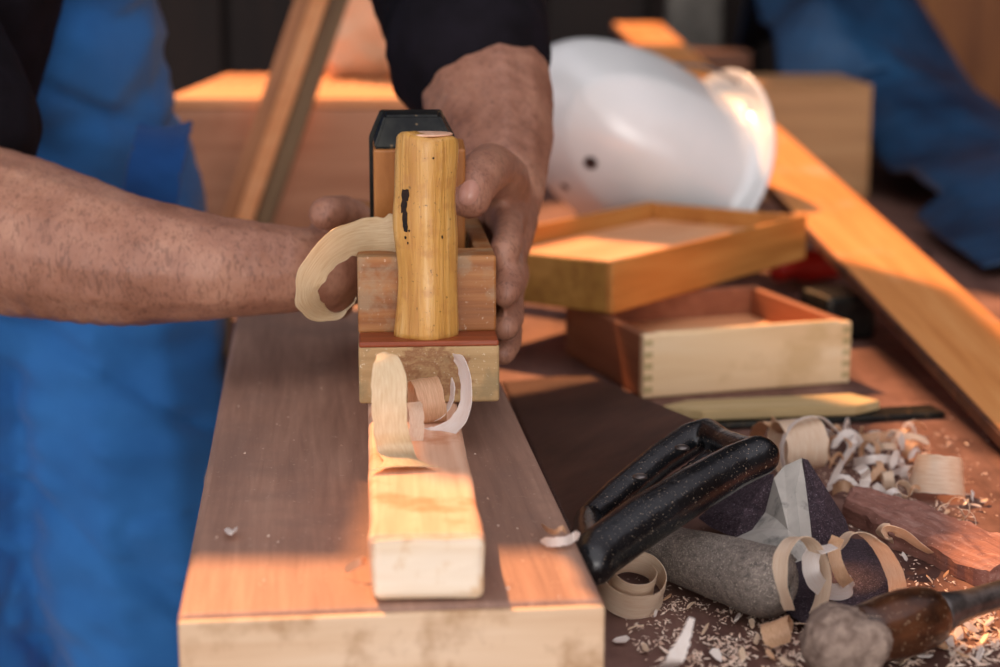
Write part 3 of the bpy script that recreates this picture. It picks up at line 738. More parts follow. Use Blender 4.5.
for i in range(22):
    x, y = rnd.uniform(815, 918), rnd.uniform(428, 497)
    if y > 470 + (x - 840) * .5 and x > 850: y -= 22
    a_ = rnd.uniform(0, PI); L_ = rnd.uniform(.004, .012); c_0 = G(x, y, .803 + rnd.uniform(0, .004)); d_ = Vector((math.cos(a_), math.sin(a_) * .7, 0)) * L_; h_ = Vector((0, 0, rnd.uniform(.003, .008)))
    ribbon('wood_shaving', [c_0 - d_, c_0 - d_ * .4 + h_, c_0 + d_ * .3 + h_ * 1.1, c_0 + d_ + h_ * rnd.uniform(-.1, .8)], (rnd.uniform(-.5, .5), rnd.uniform(-1, 1), 1), rnd.uniform(.0022, .0045), M[rnd.choice(['shave', 'shavew', 'shavew', 'shavet'])], n=5, seed=110 + i, jag=.4, taper=(.3, .3), label='short bent shaving strand lying in the pile behind the sandpaper', cat='wood shaving', group='short strands in the pile behind the sandpaper')
for i, (x, y, r, tn, w_) in enumerate([(950, 518, .0075, .9, .0022), (962, 522, .007, .8, .0018), (958, 508, .006, .7, .003)]):
    o = curl(x, y, .8015 + r * .7, (rnd.uniform(-1, 1), -1, .3), r, r * .9, tn, w_, M['shave'], 'thin ring curl in the small cluster right of the drum shaving', start=1.5 * i, seed=90 + i)
    o['group'] = 'thin rings in the right-hand cluster'
chips = [(972, 496, 5), (978, 506, 5), (984, 501, 6), (966, 503, 4), (946, 512, 5), (735, 606, 5), (741, 601, 4), (738, 618, 6), (752, 624, 5), (622, 611, 5), (634, 628, 6), (620, 640, 7), (668, 598, 4), (705, 630, 5), (716, 655, 6), (742, 655, 6), (757, 640, 6), (690, 606, 4), (940, 646, 6), (958, 634, 7), (972, 628, 7), (985, 640, 6), (962, 655, 7), (925, 656, 6), (990, 622, 5), (905, 660, 6), (905, 557, 4), (930, 580, 4), (946, 575, 4), (645, 648, 5), (950, 642, 6), (980, 655, 7), (770, 655, 5), (785, 662, 6), (655, 614, 4)]
gnames = ('pale wood chip lying loose among the sawdust on the bench', 'loose wood chips on the bench')
for i, (x, y, s) in enumerate(chips):
    p = G(x, y, .8025); bm = bmesh.new(); r = s * .5 / 2300 * 1.5
    nn = 6; ring = []
    rx, rz = rnd.uniform(0, 3), rnd.uniform(-.5, .5)
    rot_ = Euler((rz, rnd.uniform(-.5, .5), rx)).to_matrix()
    for lv in (0, 1):
        rr = []
        for k in range(nn):
            a = 2 * PI * k / nn
            rr.append(bm.verts.new(rot_ @ Vector((r * 1.5 * math.cos(a) * (1 + .9 * noise.noise(Vector((k * 1.73 + .4, i * 1.37, .3)))), r * .8 * math.sin(a) * (1 + 1.1 * noise.noise(Vector((k * 2.31, i * .77, 1.6)))), lv * .0007 + .0016 * math.cos(a)))))
        ring.append(rr)
    bm.faces.new(ring[0][::-1]); bm.faces.new(ring[1])
    for k in range(nn): bm.faces.new([ring[0][k], ring[0][(k + 1) % nn], ring[1][(k + 1) % nn], ring[1][k]])
    fin('wood_chip', bm, M[rnd.choice(['shave', 'shavew', 'shavet'])], label=gnames[0], cat='wood chip', group=gnames[1], loc=p)
# fine sawdust
bm = bmesh.new()
def dustp(cx, cy, sx, sy, n, smin=.0003, smax=.0011):
    for i in range(n):
        px, py = rnd.gauss(cx, sx), rnd.gauss(cy, sy)
        if py < 405 or px > 1060 or px < 612 - (610 - py) * .478 + 4: continue
        if noise.noise(Vector((px * .035, py * .06, 2))) + .5 * noise.noise(Vector((px * .12, py * .2, 7))) < rnd.uniform(-.35, .25): continue
        p = G(px, py, TZ + .0003); s = rnd.uniform(smin, smax) * rnd.uniform(.5, 1); el = rnd.uniform(1, 2.6); a = rnd.uniform(0, PI)
        d = Vector((math.cos(a), math.sin(a), rnd.uniform(-.1, .5)))
        q = Vector((-d.y, d.x, rnd.uniform(-.3, .3)))
        vs = [bm.verts.new(p + Vector((0, 0, s * .6)) + k) for k in (d * s * el, q * s * .7, -d * s * el, -q * s * .7, Vector((0, 0, s * .5)))]
        bm.faces.new([vs[0], vs[1], vs[4]]); bm.faces.new([vs[1], vs[2], vs[4]]); bm.faces.new([vs[2], vs[3], vs[4]]); bm.faces.new([vs[3], vs[0], vs[4]]); bm.faces.new(vs[3::-1])
dustp(690, 620, 60, 30, 1700); dustp(950, 640, 45, 18, 1300, .0005, .0019); dustp(890, 470, 40, 22, 700, .0004, .0014)
dustp(740, 655, 60, 12, 700, .0005, .0016); dustp(960, 505, 30, 15, 160); dustp(900, 570, 40, 15, 260); dustp(820, 520, 150, 90, 1200, .0003, .0008); dustp(770, 640, 25, 15, 350)
o = fin('sawdust', bm, M['dust'], label='pale sawdust and fine chips scattered over the bench top', cat='sawdust'); o['kind'] = 'stuff'

# ------------------------------------------------------------ rough red-brown wood
bm = bmesh.new()
P0 = G(868, 503, .807); P1 = G(1040, 578, .807)
d = (P1 - P0); Lb = d.length; ang = math.atan2(d.y, d.x)
NX, NY = 60, 14
def rb(x, y, top):
    t = x / Lb; wv = .0135 + .007 * min(1, t * 3); wv *= min(1, .35 + t * 6) if t < .11 else 1
    yy = (y - .5) * 2 * wv * (1 + .12 * noise.noise(Vector((x * 90, y * 2, 3)))) + .003 * noise.noise(Vector((x * 40, 0, 9)))
    zz = (.0125 * (1 - (2 * y - 1) ** 4 * .35) + .0022 * noise.noise(Vector((x * 60, y * 22, 1))) + .0012 * noise.noise(Vector((x * 160, y * 50, 1)))) if top else .0003
    return Vector((x - .012, yy, zz))
tp = [[bm.verts.new(rb(Lb * i / NX, k / NY, 1)) for k in range(NY + 1)] for i in range(NX + 1)]
bo = [[bm.verts.new(rb(Lb * i / NX, k / NY, 0)) for k in range(NY + 1)] for i in range(NX + 1)]
for i in range(NX):
    for k in range(NY):
        bm.faces.new([tp[i][k], tp[i + 1][k], tp[i + 1][k + 1], tp[i][k + 1]]); bm.faces.new([bo[i][k], bo[i][k + 1], bo[i + 1][k + 1], bo[i + 1][k]])
    bm.faces.new([tp[i][0], bo[i][0], bo[i + 1][0], tp[i + 1][0]]); bm.faces.new([tp[i][NY], tp[i + 1][NY], bo[i + 1][NY], bo[i][NY]])
for k in range(NY):
    bm.faces.new([tp[0][k], tp[0][k + 1], bo[0][k + 1], bo[0][k]]); bm.faces.new([tp[NX][k], bo[NX][k], bo[NX][k + 1], tp[NX][k + 1]])
fin('wood_offcut', bm, M['bark'], label='rough splintery red-brown piece of wood right of the sandpaper tent', cat='wood piece', loc=(P0.x, P0.y, TZ), rot=(0, 0, ang))

# ------------------------------------------------------------ chisel in the lower right corner
a = G(862, 636, .8165); b = G(945, 611, .818)
dv = (b - a); ln = dv.length
cs = thing('wood_chisel', 'chisel with glossy brown handle and mushroomed end in the lower right corner', 'chisel', (a.x, a.y, TZ))
q = dv.to_track_quat('Z', 'Y').to_matrix().to_4x4()
Tm = Matrix.Translation(a - Vector((a.x, a.y, TZ))) @ q
bm = bmesh.new()
lathe(bm, [(.0120, -.004), (.0125, .004), (.0135, .014), (.0140, .024), (.0132, .033), (.0120, .038), (.0095, .041)], 32, Tm)
fin('handle', bm, M['chisel'], cs, smooth=True)
bm = bmesh.new()
lathe(bm, [(.0086, .039), (.0088, .044), (.0075, .050), (.0062, .060), (.0058, .10), (.0058, .145)], 20, Tm)
fin('shank', bm, M['steel'], cs, smooth=True)
blob('mushroomed_end', [([(Tm @ Vector((0, 0, -.004)), .0125), (Tm @ Vector((0.001, 0, -.012)), .0155), (Tm @ Vector((-.002, .001, -.015)), .0150)], None),
    ([(Tm @ Vector((.006, .004, -.010)), .011), (Tm @ Vector((-.006, -.006, -.009)), .0115)], None), ([(Tm @ Vector((-.010, .002, -.006)), .010), (Tm @ Vector((.002, -.004, -.002)), .012)], None)], .0016, M['mush'], cs, 3,
    disp=lambda c, n: .0011 * noise.noise(c * 160) + .0010 * noise.noise(c * 500), label='fuzzy grey-brown battered end')

# ------------------------------------------------------------ tray and drawer
def tray(name, label, cat, loc, yaw, Lx, Ly, H, th, mats, tilt=(0, 0), fz=.018):
    t = thing(name, label, cat, loc, (tilt[0], tilt[1], yaw))
    boxpart('front_panel', (0, Lx, 0, th, 0, H), mats[0], t)
    boxpart('back_panel', (0, Lx, Ly - th, Ly, 0, H), mats[1], t)
    boxpart('side_panel', (0, th, th, Ly - th, 0, H - .0005), mats[2], t)
    boxpart('side_panel', (Lx - th, Lx, th, Ly - th, 0, H - .0005), mats[1], t)
    boxpart('bottom_panel', (th, Lx - th, th, Ly - th, fz, fz + .004), mats[3], t)
    return t
tr = tray('wooden_tray', 'shallow amber wooden tray resting tilted on top of the drawer', 'tray', (.0775, 1.219, .8445), math.atan2(.239, .173), .296, .150, .0365, .006, [M['tray'], M['tray'], M['trayleft'], M['ply']])
dr = tray('small_drawer', 'small wooden drawer with pale dovetailed front under the amber tray', 'drawer', (.094, 1.153, TZ + .0005), math.radians(18), .153, .15, .043, .007, [M['drawer'], M['drawerside'], M['drawerside'], M['ply']])
for sx in (0.0006, .1464):
    for i in range(5):
        z = .004 + i * .0078; boxpart('dovetail', (sx, sx + .0060, -.0003, .001, z, z + .0042), M['trayleft'] if i < 0 else M['offcut'], dr, bev=0)
bm = bmesh.new()
box(bm, .0095, .1435, .0012, .0058, .0425, .0440, bev=.0005)
fin('front_rim', bm, M['drawer'], dr)

# thin offcut and dark file in front of the drawer
fl = boxpart('flat_file', (0, .155, 0, .022, 0, .004), M['iron'], label='black flat metal bar on the bench beneath the pale triangular offcut', cat='metal bar', loc=G(712, 431, TZ + .0003), rot=(0, 0, math.radians(12)))
bm = bmesh.new()
prism(bm, [(0, .018), (.022, .0), (.12, .0), (.140, .012), (.128, .034), (.02, .03)], 0, .006, bev=.0008)
fin('wood_offcut', bm, M['offcut'], label='thin pale olive offcut in front of the drawer', cat='wood piece', loc=G(668, 422, TZ + .005), rot=(0, 0, math.radians(8)))

# ------------------------------------------------------------ long diagonal plank
PA = Vector((.3303, .95, .8048)); PB = Vector((.208, 2.78, .9915)); dd = PB - PA
lk = thing('long_plank', 'long narrow orange plank running diagonally away over the bench', 'plank', PA, (math.atan2(dd.z, math.hypot(dd.x, dd.y)), 0, math.atan2(-dd.x, dd.y)))
Lp = dd.length
bm = bmesh.new(); box(bm, -.0345, .037, 0, Lp, -.003, .0045, bev=.0010); fin('board_body', bm, M['plank'], lk)
bm = bmesh.new(); box(bm, -.0375, -.0343, 0, Lp, -.0042, .0035, bev=.0006); fin('edge_strip', bm, M['plankedge'], lk, label='dark edge strip')

# red handled tool between tray and plank
rt = thing('screwdriver', 'red-handled tool in the dark gap between the tray and the diagonal plank', 'hand tool', G(845, 262, TZ + .02) , (0, 0, .5))
bm = bmesh.new(); lathe(bm, [(.008, 0), (.014, .01), (.0145, .045), (.010, .062), (.012, .075), (.007, .08)], 20, Matrix.Rotation(-PI / 2, 4, 'Y')); fin('handle', bm, M['red'], rt, smooth=True)
bm = bmesh.new(); lathe(bm, [(.004, 0), (.004, .09), (.002, .1)], 12, Matrix.Rotation(PI / 2, 4, 'Y')); fin('shank', bm, M['steel'], rt, smooth=True)
bt2 = boxpart('shade_block', (-.03, .012, 0, .05, 0, .034), M['iron'], label='black block standing in for the shade under the diagonal plank beside the drawer', cat='shade block', loc=G(862, 340, TZ + .0005), rot=(0, 0, .3), bev=.004)  # black block added where only shade lies beneath the plank

# ------------------------------------------------------------ hard hat
hh = thing('hard_hat', 'white hard hat lying on its side behind the amber tray', 'helmet')
fv = Vector((.55, .08, .82)).normalized(); cv = Vector((-.76, -.36, .52)); cv = (cv - fv * cv.dot(fv)).normalized(); sv = cv.cross(fv)
HC = W(684, 178, 1.67)
Hm = Matrix((( fv.x, sv.x, cv.x, HC.x), (fv.y, sv.y, cv.y, HC.y), (fv.z, sv.z, cv.z, HC.z), (0, 0, 0, 1)))
hh.matrix_world = Hm
bm = bmesh.new(); NA, NT = 96, 40; rings = []
c_ = math.cos
def hp(phi, t):
    a, b, h = (.080 if c_(phi) > 0 else .081), .104, .188
    th_ = t * PI / 2; c, s = math.cos(phi), math.sin(phi)
    p = Vector((a * c * math.sin(th_) ** (.9 if c > 0 else .9 + .35 * c), b * s * math.sin(th_) ** .9, h * math.cos(th_) ** .85))
    r = Vector((p.x, p.y, p.z * .8)).normalized()
    # central ridge and two side ridges running front to back
    for y0, am, wd in ((0, .005, .018), (.058, .0025, .008), (-.058, .0025, .008)):
        p += r * am * math.exp(-((p.y - y0) / wd) ** 2) * min(1, math.cos(th_) * 3)
    return p
crown = hp(0, 0)
c0 = bm.verts.new(crown)
for j in range(1, NT + 1):
    rings.append([bm.verts.new(hp(2 * PI * i / NA, j / NT)) for i in range(NA)])
for k, (out, dz) in enumerate([(.004, -.003), (.010, -.006), (.013, -.008)]):
    ring = []
    for i in range(NA):
        ph = 2 * PI * i / NA; b = hp(ph, 1); f_ = max(0, math.cos(ph)) ** 3
        peak = f_ * .013 * (k + 1) / 3
        o_ = Vector((math.cos(ph), math.sin(ph), 0)) * (out * 1.2 + peak)
        ring.append(bm.verts.new(b + o_ + Vector((0, 0, dz - f_ * .004 * ((k + 1) / 3) + f_ * .026 * ((k + 1) / 3) ** 2))))
    rings.append(ring)
for i in range(NA): bm.faces.new([c0, rings[0][i], rings[0][(i + 1) % NA]])
for j in range(len(rings) - 1):
    for i in range(NA): bm.faces.new([rings[j][i], rings[j + 1][i], rings[j + 1][(i + 1) % NA], rings[j][(i + 1) % NA]])
sh = fin('shell', bm, M['helmet'], hh, smooth=True)
md = sh.modifiers.new('s', 'SOLIDIFY'); md.thickness = .0028; md.offset = -1
HOLES = []
def hole(phi, t, r):
    p = hp(phi, t); e = .01
    n_ = (hp(phi + e, t) - p).cross(hp(phi, t + e) - p); n_.normalize()
    if n_.dot(p) < 0: n_ = -n_
    bm = bmesh.new(); lathe(bm, [(r, -.001), (r, .0006), (r * .6, .0009)], 16, Matrix.Translation(p) @ n_.to_track_quat('Z', 'Y').to_matrix().to_4x4())
    fin('vent_hole', bm, M['hole'], sh, smooth=True)
INV = Hm.inverted()
def hole_at(px, py, r):      # where the sight line meets the shell
    o_ = INV @ Vector((0, 0, CZ)); d_ = (INV.to_3x3() @ ray(px, py)).normalized()
    best = None
    for i in range(240):
        for j in range(4, 80):
            p = hp(2 * PI * i / 240, j / 80); w_ = p - o_; dist = (w_ - d_ * w_.dot(d_)).length
            k = dist + .02 * w_.dot(d_)
            if dist < .006 and (best is None or w_.dot(d_) < best[0] - .01 or (abs(w_.dot(d_) - best[0]) < .01 and dist < best[1])):
                best = (w_.dot(d_), dist, 2 * PI * i / 240, j / 80)
    if best: hole(best[2], best[3], r)
hole_at(591, 163, .0062); hole_at(563, 190, .0042); hole_at(537, 216, .0055)
bm = bmesh.new()
for a_ in (0, PI / 3, 2 * PI / 3):
    pts = [Vector((.100 * math.cos(a_) * math.cos(t), .085 * math.sin(a_) * math.cos(t), .01 + .105 * math.sin(t))) for t in [PI * i / 16 for i in range(17)]]
    tube(bm, pts, .004, 8, (1, .4))
fin('harness', bm, M['strap'], hh, smooth=True)

# ------------------------------------------------------------ things behind
cr = thing('wooden_crate', 'salmon-brown wooden crate with sunlit slatted top behind the worker\'s arm', 'crate', (-.315, 1.72, TZ + .0005))
boxpart('front_panel', (0, .238, 0, .018, 0, .147), M['crate'], cr)
boxpart('back_panel', (0, .238, .352, .37, 0, .147), M['crate'], cr)
boxpart('side_panel', (0, .016, .018, .352, 0, .147), M['crate'], cr); boxpart('side_panel', (.222, .238, .018, .352, 0, .147), M['crate'], cr)
bm = bmesh.new(); box(bm, -.002, .240, -.002, .20, .1475, .157); fin('lid_board', bm, M['cratelight'], cr, label='smooth light front board of the lid')
for i in range(16):
    boxpart('lid_slat', (i * .015, i * .015 + .0125, .202, .372, .1475, .158), M['cratelight'], cr, bev=.002)

bx = thing('wooden_box', 'plain tan wooden box with a knot standing behind the hard hat', 'box', (.294, 2.19, TZ - .0035 + .004))
boxpart('front_panel', (0, .156, 0, .016, 0, .135), M['box'], bx); boxpart('back_panel', (0, .156, .2, .216, 0, .135), M['box'], bx)
boxpart('side_panel', (0, .014, .016, .2, 0, .135), M['box'], bx); boxpart('side_panel', (.142, .156, .016, .2, 0, .135), M['box'], bx)
boxpart('lid', (-.001, .157, -.001, .217, .1355, .139), M['box'], bx)

# support block under the plank's far end
boxpart('wood_block', (.02, .36, 2.60, 2.74, TZ + .0005, .9600), M['darkwood'], label='dark wooden block far behind the hard hat under the plank end', cat='wood block', bev=.003)

# leaning moulding stick
sA = W(252, 205, 1.682); sB = W(322, 0, 1.705); dS = (sB - sA).normalized()
s0 = sA + dS * ((.006 - sA.z) / dS.z); Ls = 1.5
st = thing('moulding_strip', 'slim grooved wooden moulding leaning upright in front of the salmon crate', 'moulding', s0, dS.to_track_quat('Z', 'Y').to_euler())
Rz = Matrix.Rotation(0, 4, 'Z')
# local axes: find which local axis shows to the camera
eul = dS.to_track_quat('Z', 'Y').to_matrix(); loc_view = eul.inverted() @ Vector((0, -1, 0))
az = math.atan2(loc_view.y, loc_view.x)
def stk(name, lo, hi, f0, f1, mat):
    bm = bmesh.new(); box(bm, f0, f1, lo, hi, 0, Ls, bev=.001)
    for v in bm.verts: v.co = Matrix.Rotation(az, 4, 'Z') @ v.co
    return fin(name, bm, mat, st)
stk('outer_bead', -.0235, -.010, -.006, .006, M['stick']); stk('inner_bead', -.0095, .006, -.006, .009, M['cratelight']); stk('flat_face', .0065, .0235, -.006, .003, M['stickgroove'])

# beige sack on crate
blob('cloth_sack', [([(W(362, 32, 2.02), .052), (W(364, -5, 2.03), .055), (W(358, -45, 2.03), .045), (W(352, -75, 2.03), .022)], ((0, 1, 0), .8)), ([(W(340, 54, 2.0), .026), (W(384, 54, 2.0), .027), (W(396, 38, 2.02), .028)], None)], .006, M['sack'], None, 4,
     disp=lambda c, n: .016 * noise.noise(c * 16) + .008 * noise.noise(c * 40), label='crumpled beige cloth sack sitting on the salmon crate', cat='sack')

# blue tarpaulin heap
bm = bmesh.new(); NXT, NYT = 90, 90; gr = []
def th(x, y):
    h = .34 * math.exp(-((x - .49) / .18) ** 2 - ((y - 2.72) / .30) ** 2) + .07 * math.exp(-((x - .66) / .26) ** 2 - ((y - 2.05) / .40) ** 2)
    e = min(1, (x - .40) / .08) if x < .48 else 1
    h *= max(0, e) if y < 2.45 else 1
    f_ = noise.noise(Vector((x * 7, y * 7, 0))) * .05 + noise.noise(Vector((x * 14, y * 11, 5))) * .02
    return TZ + .004 + max(0, h + f_ * min(1, h * 6))
for i in range(NXT + 1):
    row = []
    for k in range(NYT + 1):
        y = 1.62 + 1.36 * k / NYT
        x0 = .44 if y < 1.9 else (.47 if y < 2.42 else .38); x = x0 + (.93 - x0) * i / NXT
        row.append(bm.verts.new((x, y, th(x, y))))
    gr.append(row)
for i in range(NXT):
    for k in range(NYT): bm.faces.new([gr[i][k], gr[i + 1][k], gr[i + 1][k + 1], gr[i][k + 1]])
tp_ = fin('tarpaulin', bm, M['tarp'], smooth=True, label='crumpled dark blue tarpaulin heaped at the back right of the bench', cat='tarpaulin')
md = tp_.modifiers.new('s', 'SOLIDIFY'); md.thickness = .002; md.offset = 1
# board leaning on the right, post, at the back
bd = boxpart('leaning_board', (.62, 1.7, 3.10, 3.13, .0, 1.7), M['panel'], label='brown board standing against the back wall at upper right', cat='board', bev=.003)
boxpart('metal_post', (.29, .385, 3.15, 3.20, 0.0, 2.6), M['post'], label='grey post against the back wall behind the plank end', cat='post', bev=.006)

# ------------------------------------------------------------ the worker
pe = thing('person', 'worker in blue overalls and black shirt holding the wooden plane with both hands', 'person', (-.37, 1.42, 0))
O = Vector(pe.location)
def R_(p): return Vector(p) - O
def c(*pts, flat=None): return ([(R_(p), r) for p, r in pts], flat)
xr = lambda y: -.0335 - .0737 * (y - .834) + .0335
xl = lambda y: -.0335 - .0737 * (y - .834) - .0335
skin_ch = [
    # head, neck
    c(((-.235, 1.245, 1.37), .062), ((-.215, 1.20, 1.45), .056), ((-.195, 1.165, 1.50), .060)),
    c(((-.200, 1.185, 1.565), .086), ((-.190, 1.160, 1.570), .084), ((-.180, 1.130, 1.560), .072)),
    c(((-.172, 1.115, 1.520), .056), ((-.165, 1.092, 1.490), .040), ((-.160, 1.083, 1.475), .028)),
    c(((-.158, 1.072, 1.560), .010), ((-.150, 1.050, 1.528), .013)),
    c(((-.262, 1.135, 1.55), .016), ((-.262, 1.137, 1.525), .010), flat=((1, 0, 0), .5)),
    c(((-.118, 1.205, 1.55), .016), ((-.118, 1.207, 1.525), .010), flat=((1, 0, 0), .5)),
    # trunk under the clothes
    c(((-.245, 1.26, 1.34), .06), ((-.32, 1.31, 1.15), .065), ((-.36, 1.36, .98), .07), ((-.377, 1.40, .90), .07)),
    c(((-.38, 1.19, 1.28), .05), ((-.245, 1.26, 1.30), .07), ((-.10, 1.34, 1.28), .05)),
    # legs inside the trousers
    c(((-.295, 1.42, .84), .075), ((-.29, 1.43, .45), .05), ((-.30, 1.46, .09), .035)),
    c(((-.455, 1.41, .84), .075), ((-.49, 1.42, .45), .05), ((-.52, 1.45, .09), .035)),
    # right arm (seen on the left of the photo)
    c(((-.40, 1.18, 1.27), .055), ((-.40, 1.12, 1.10), .050), (W(-75, 222, 1.04), .047), (W(-20, 228, 1.02), .0505), (W(60, 246, 1.00), .0445), (W(140, 262, .985), .0370), (W(220, 268, .98), .0295), (W(285, 269, .985), .0255)),
    # left arm
    c(((-.11, 1.34, 1.27), .052), ((-.065, 1.29, 1.15), .050), ((-.025, 1.225, 1.045), .046), (W(478, 60, 1.17), .046), (W(487, 95, 1.13), .0430), (W(497, 135, 1.09), .036), (W(500, 168, 1.055), .030), (W(500, 195, 1.03), .0265)),
]
# --- right hand of the worker (left in the picture): palm on the left cheek, fingers round the front, thumb on top
def fing(*pts): return c(*pts)
handA = [
    c((W(290, 270, .985), .0245), (W(318, 268, .992), .0240), (W(340, 264, 1.003), .0215), flat=((0, 1, .0), .85)),
    c(((xl(1.00) - .0150, 1.005, .935), .0135), ((xl(1.02) - .0145, 1.035, .930), .0135)),
    c(((xl(1.00) - .0160, 1.002, .915), .0140), ((xl(1.02) - .0150, 1.035, .912), .0135)),
    c(((xl(1.00) - .0160, 1.002, .898), .0130), ((xl(1.02) - .0150, 1.032, .895), .0125)),
]
for i, z in enumerate((.936, .919, .902, .887)):
    rr = (.0090, .0092, .0088, .0078)[i]
    handA.append(c(((xl(1.03) - .012, 1.030, z), rr * 1.15), ((xl(1.065) - .0105, 1.066, z - .001), rr), ((xl(1.08) - .001, 1.0795, z - .002), rr * .97), ((xl(1.08) + .016 - .003 * i, 1.0790, z - .004), rr * .88)))
# thumb: base by the palm, up over the cheek, tip bent out to the left
handA.append(c((W(332, 255, .998), .0150), (W(352, 236, 1.012), .0125), (W(354, 219, 1.008), .0108), (W(342, 213, .990), .0104), (W(329, 213, .972), .0098), (W(325, 214, .968), .0092)))
# --- left hand (right in the picture)
handB = [
    c((W(499, 190, 1.035), .0265), (W(499, 220, 1.015), .0235), ((xr(.99) + .0155, .995, .935), .0165)),
    c(((xr(1.0) + .016, 1.000, .945), .0140), ((xr(.97) + .0125, .972, .9445), .0115)),
    c(((xr(1.0) + .017, 1.000, .928), .0145), ((xr(.97) + .0130, .970, .926), .0115)),
    c(((xr(1.0) + .016, .998, .910), .0140), ((xr(.97) + .0125, .970, .908), .0110)),
    c(((xr(1.0) + .015, .996, .898), .0120), ((xr(.97) + .0115, .970, .893), .0100)),
]
for i, z in enumerate((.9455, .9275, .9095, .8930)):
    rr = (.0089, .0093, .0089, .0078)[i]; yt = (.915, .898, .902, .915)[i]
    handB.append(c(((xr(.97) + .0125, .972, z), rr * 1.1), ((xr(.945) + .0125, .940, z - .003), rr * 1.04), ((xr(yt) + .0095, yt + .010, z - .007), rr * .97), ((xr(yt) + .0075, yt, z - .010), rr * .88)))
handB.append(c((W(503, 205, 1.02), .0185), (W(502, 182, .985), .0160), (W(490, 168, .950), .0138), (W(481, 174, .928), .0134), (W(472, 188, .912), .0126), (W(469, 198, .906), .0112)))
def skd(p, n):
    q = p + O
    return .0006 * noise.noise(q * 90) + (.0010 * noise.noise(Vector((q.x * 30, q.y * 30, q.z * 30))))
body = blob('body', skin_ch + handA + handB, .0023, M['skin'], pe, 5, disp=skd)
# thumb nail on the near thumb and others hinted
def nail(p, r, n_, up_, nm='thumb_nail'):
    bm = bmesh.new()
    n_ = Vector(n_).normalized(); up_ = Vector(up_); up_ = (up_ - n_ * up_.dot(n_)).normalized(); s_ = up_.cross(n_)
    cc_ = bm.verts.new(R_(p) + n_ * .0012); ring = []; ring2 = []
    for i in range(18):
        a = 2 * PI * i / 18; x_ = r * .82 * math.cos(a); y_ = r * 1.05 * math.sin(a)
        ring.append(bm.verts.new(R_(p) + s_ * x_ + up_ * y_ + n_ * (.0012 - .9 * x_ * x_ / (r * 2.6)))); ring2.append(bm.verts.new(R_(p) + s_ * x_ * 1.02 + up_ * y_ * 1.02 - n_ * (.0015 + .9 * x_ * x_ / (r * 2.6))))
    for i in range(18):
        bm.faces.new([cc_, ring[i], ring[(i + 1) % 18]]); bm.faces.new([ring[i], ring2[i], ring2[(i + 1) % 18], ring[(i + 1) % 18]])
    return fin(nm, bm, M['nail'], pe, smooth=True)
nail(W(469, 195, .9065) + Vector((.000, -.0098, .0024)), .0062, (-.12, -1, .30), (-.3, 0, -1))
# eyes, hair
for sx, sy in ((-.222, 1.082), (-.132, 1.120)):
    bm = bmesh.new(); bmesh.ops.create_uvsphere(bm, u_segments=16, v_segments=12, radius=.013)
    for v in bm.verts: v.co += R_((sx + .008, sy + .006, 1.553))
    e = fin('eye', bm, M['eye'], pe, smooth=True)
    bm = bmesh.new(); bmesh.ops.create_uvsphere(bm, u_segments=12, v_segments=8, radius=.006)
    for v in bm.verts: v.co += R_((sx + .013, sy - .002, 1.549))
    fin('iris', bm, M['iris'], e, smooth=True)
blob('hair', [c(((-.205, 1.20, 1.60), .088), ((-.200, 1.175, 1.612), .082), ((-.188, 1.135, 1.622), .055)), c(((-.215, 1.235, 1.56), .080), ((-.222, 1.245, 1.52), .062))], .006, M['hair'], pe, 3, disp=lambda p, n: .004 * noise.noise(p * 60))

# trousers and overall: one garment
def folds(p, n):
    q = p + O
    f = 0
    # drag folds on the thighs and in the lap
    f -= .0075 * max(0, 1 - abs(3.2 * noise.noise(Vector((q.x * 5 + 3, q.y * 2, q.z * 13 + q.x * 8))))) ** 3
    f += .0060 * noise.noise(Vector((q.x * 9 + q.z * 7, q.y * 3, q.z * 24 - q.x * 10)))
    f += .0030 * noise.noise(Vector((q.x * 22, q.y * 6, q.z * 50 + q.x * 30)))
    f += .0060 * noise.noise(Vector((q.x * 5, q.y * 5, q.z * 7)))
    return f * (1 if q.z < 1.0 else .5)
tro = [
    c(((-.308, 1.405, .885), .088), ((-.303, 1.405, .78), .093), ((-.300, 1.405, .66), .092), ((-.285, 1.41, .48), .078), ((-.295, 1.44, .25), .072), ((-.30, 1.455, .07), .070)),
    c(((-.450, 1.390, .885), .090), ((-.462, 1.380, .78), .100), ((-.472, 1.380, .66), .100), ((-.472, 1.395, .48), .104), ((-.49, 1.43, .25), .095), ((-.52, 1.45, .07), .072)),
    c(((-.43, 1.39, .90), .105), ((-.33, 1.405, .90), .105)),
    c(((-.40, 1.395, .83), .080), ((-.35, 1.40, .83), .080)),
    c(((-.41, 1.37, .96), .110), ((-.342, 1.375, .96), .103)),
    c(((-.395, 1.345, 1.03), .105), ((-.345, 1.345, 1.03), .100)),
    c(((-.37, 1.305, 1.13), .105), ((-.305, 1.315, 1.13), .095)),
    c(((-.33, 1.265, 1.24), .10), ((-.25, 1.275, 1.24), .10)),
]
tro_o = blob('overalls', tro, .005, M['blue'], pe, 6, disp=folds)
# bib straps, side flap and belt folds seen across the chest
ribbon('side_flap', [R_(W(166, 128, 1.262)), R_(W(160, 150, 1.235)), R_(W(152, 185, 1.225)), R_(W(146, 235, 1.24))], (1, .2, .1), .038, M['blueshade'], n=8, th=.003, jag=.15, seed=6, cup=.12, parent=pe)
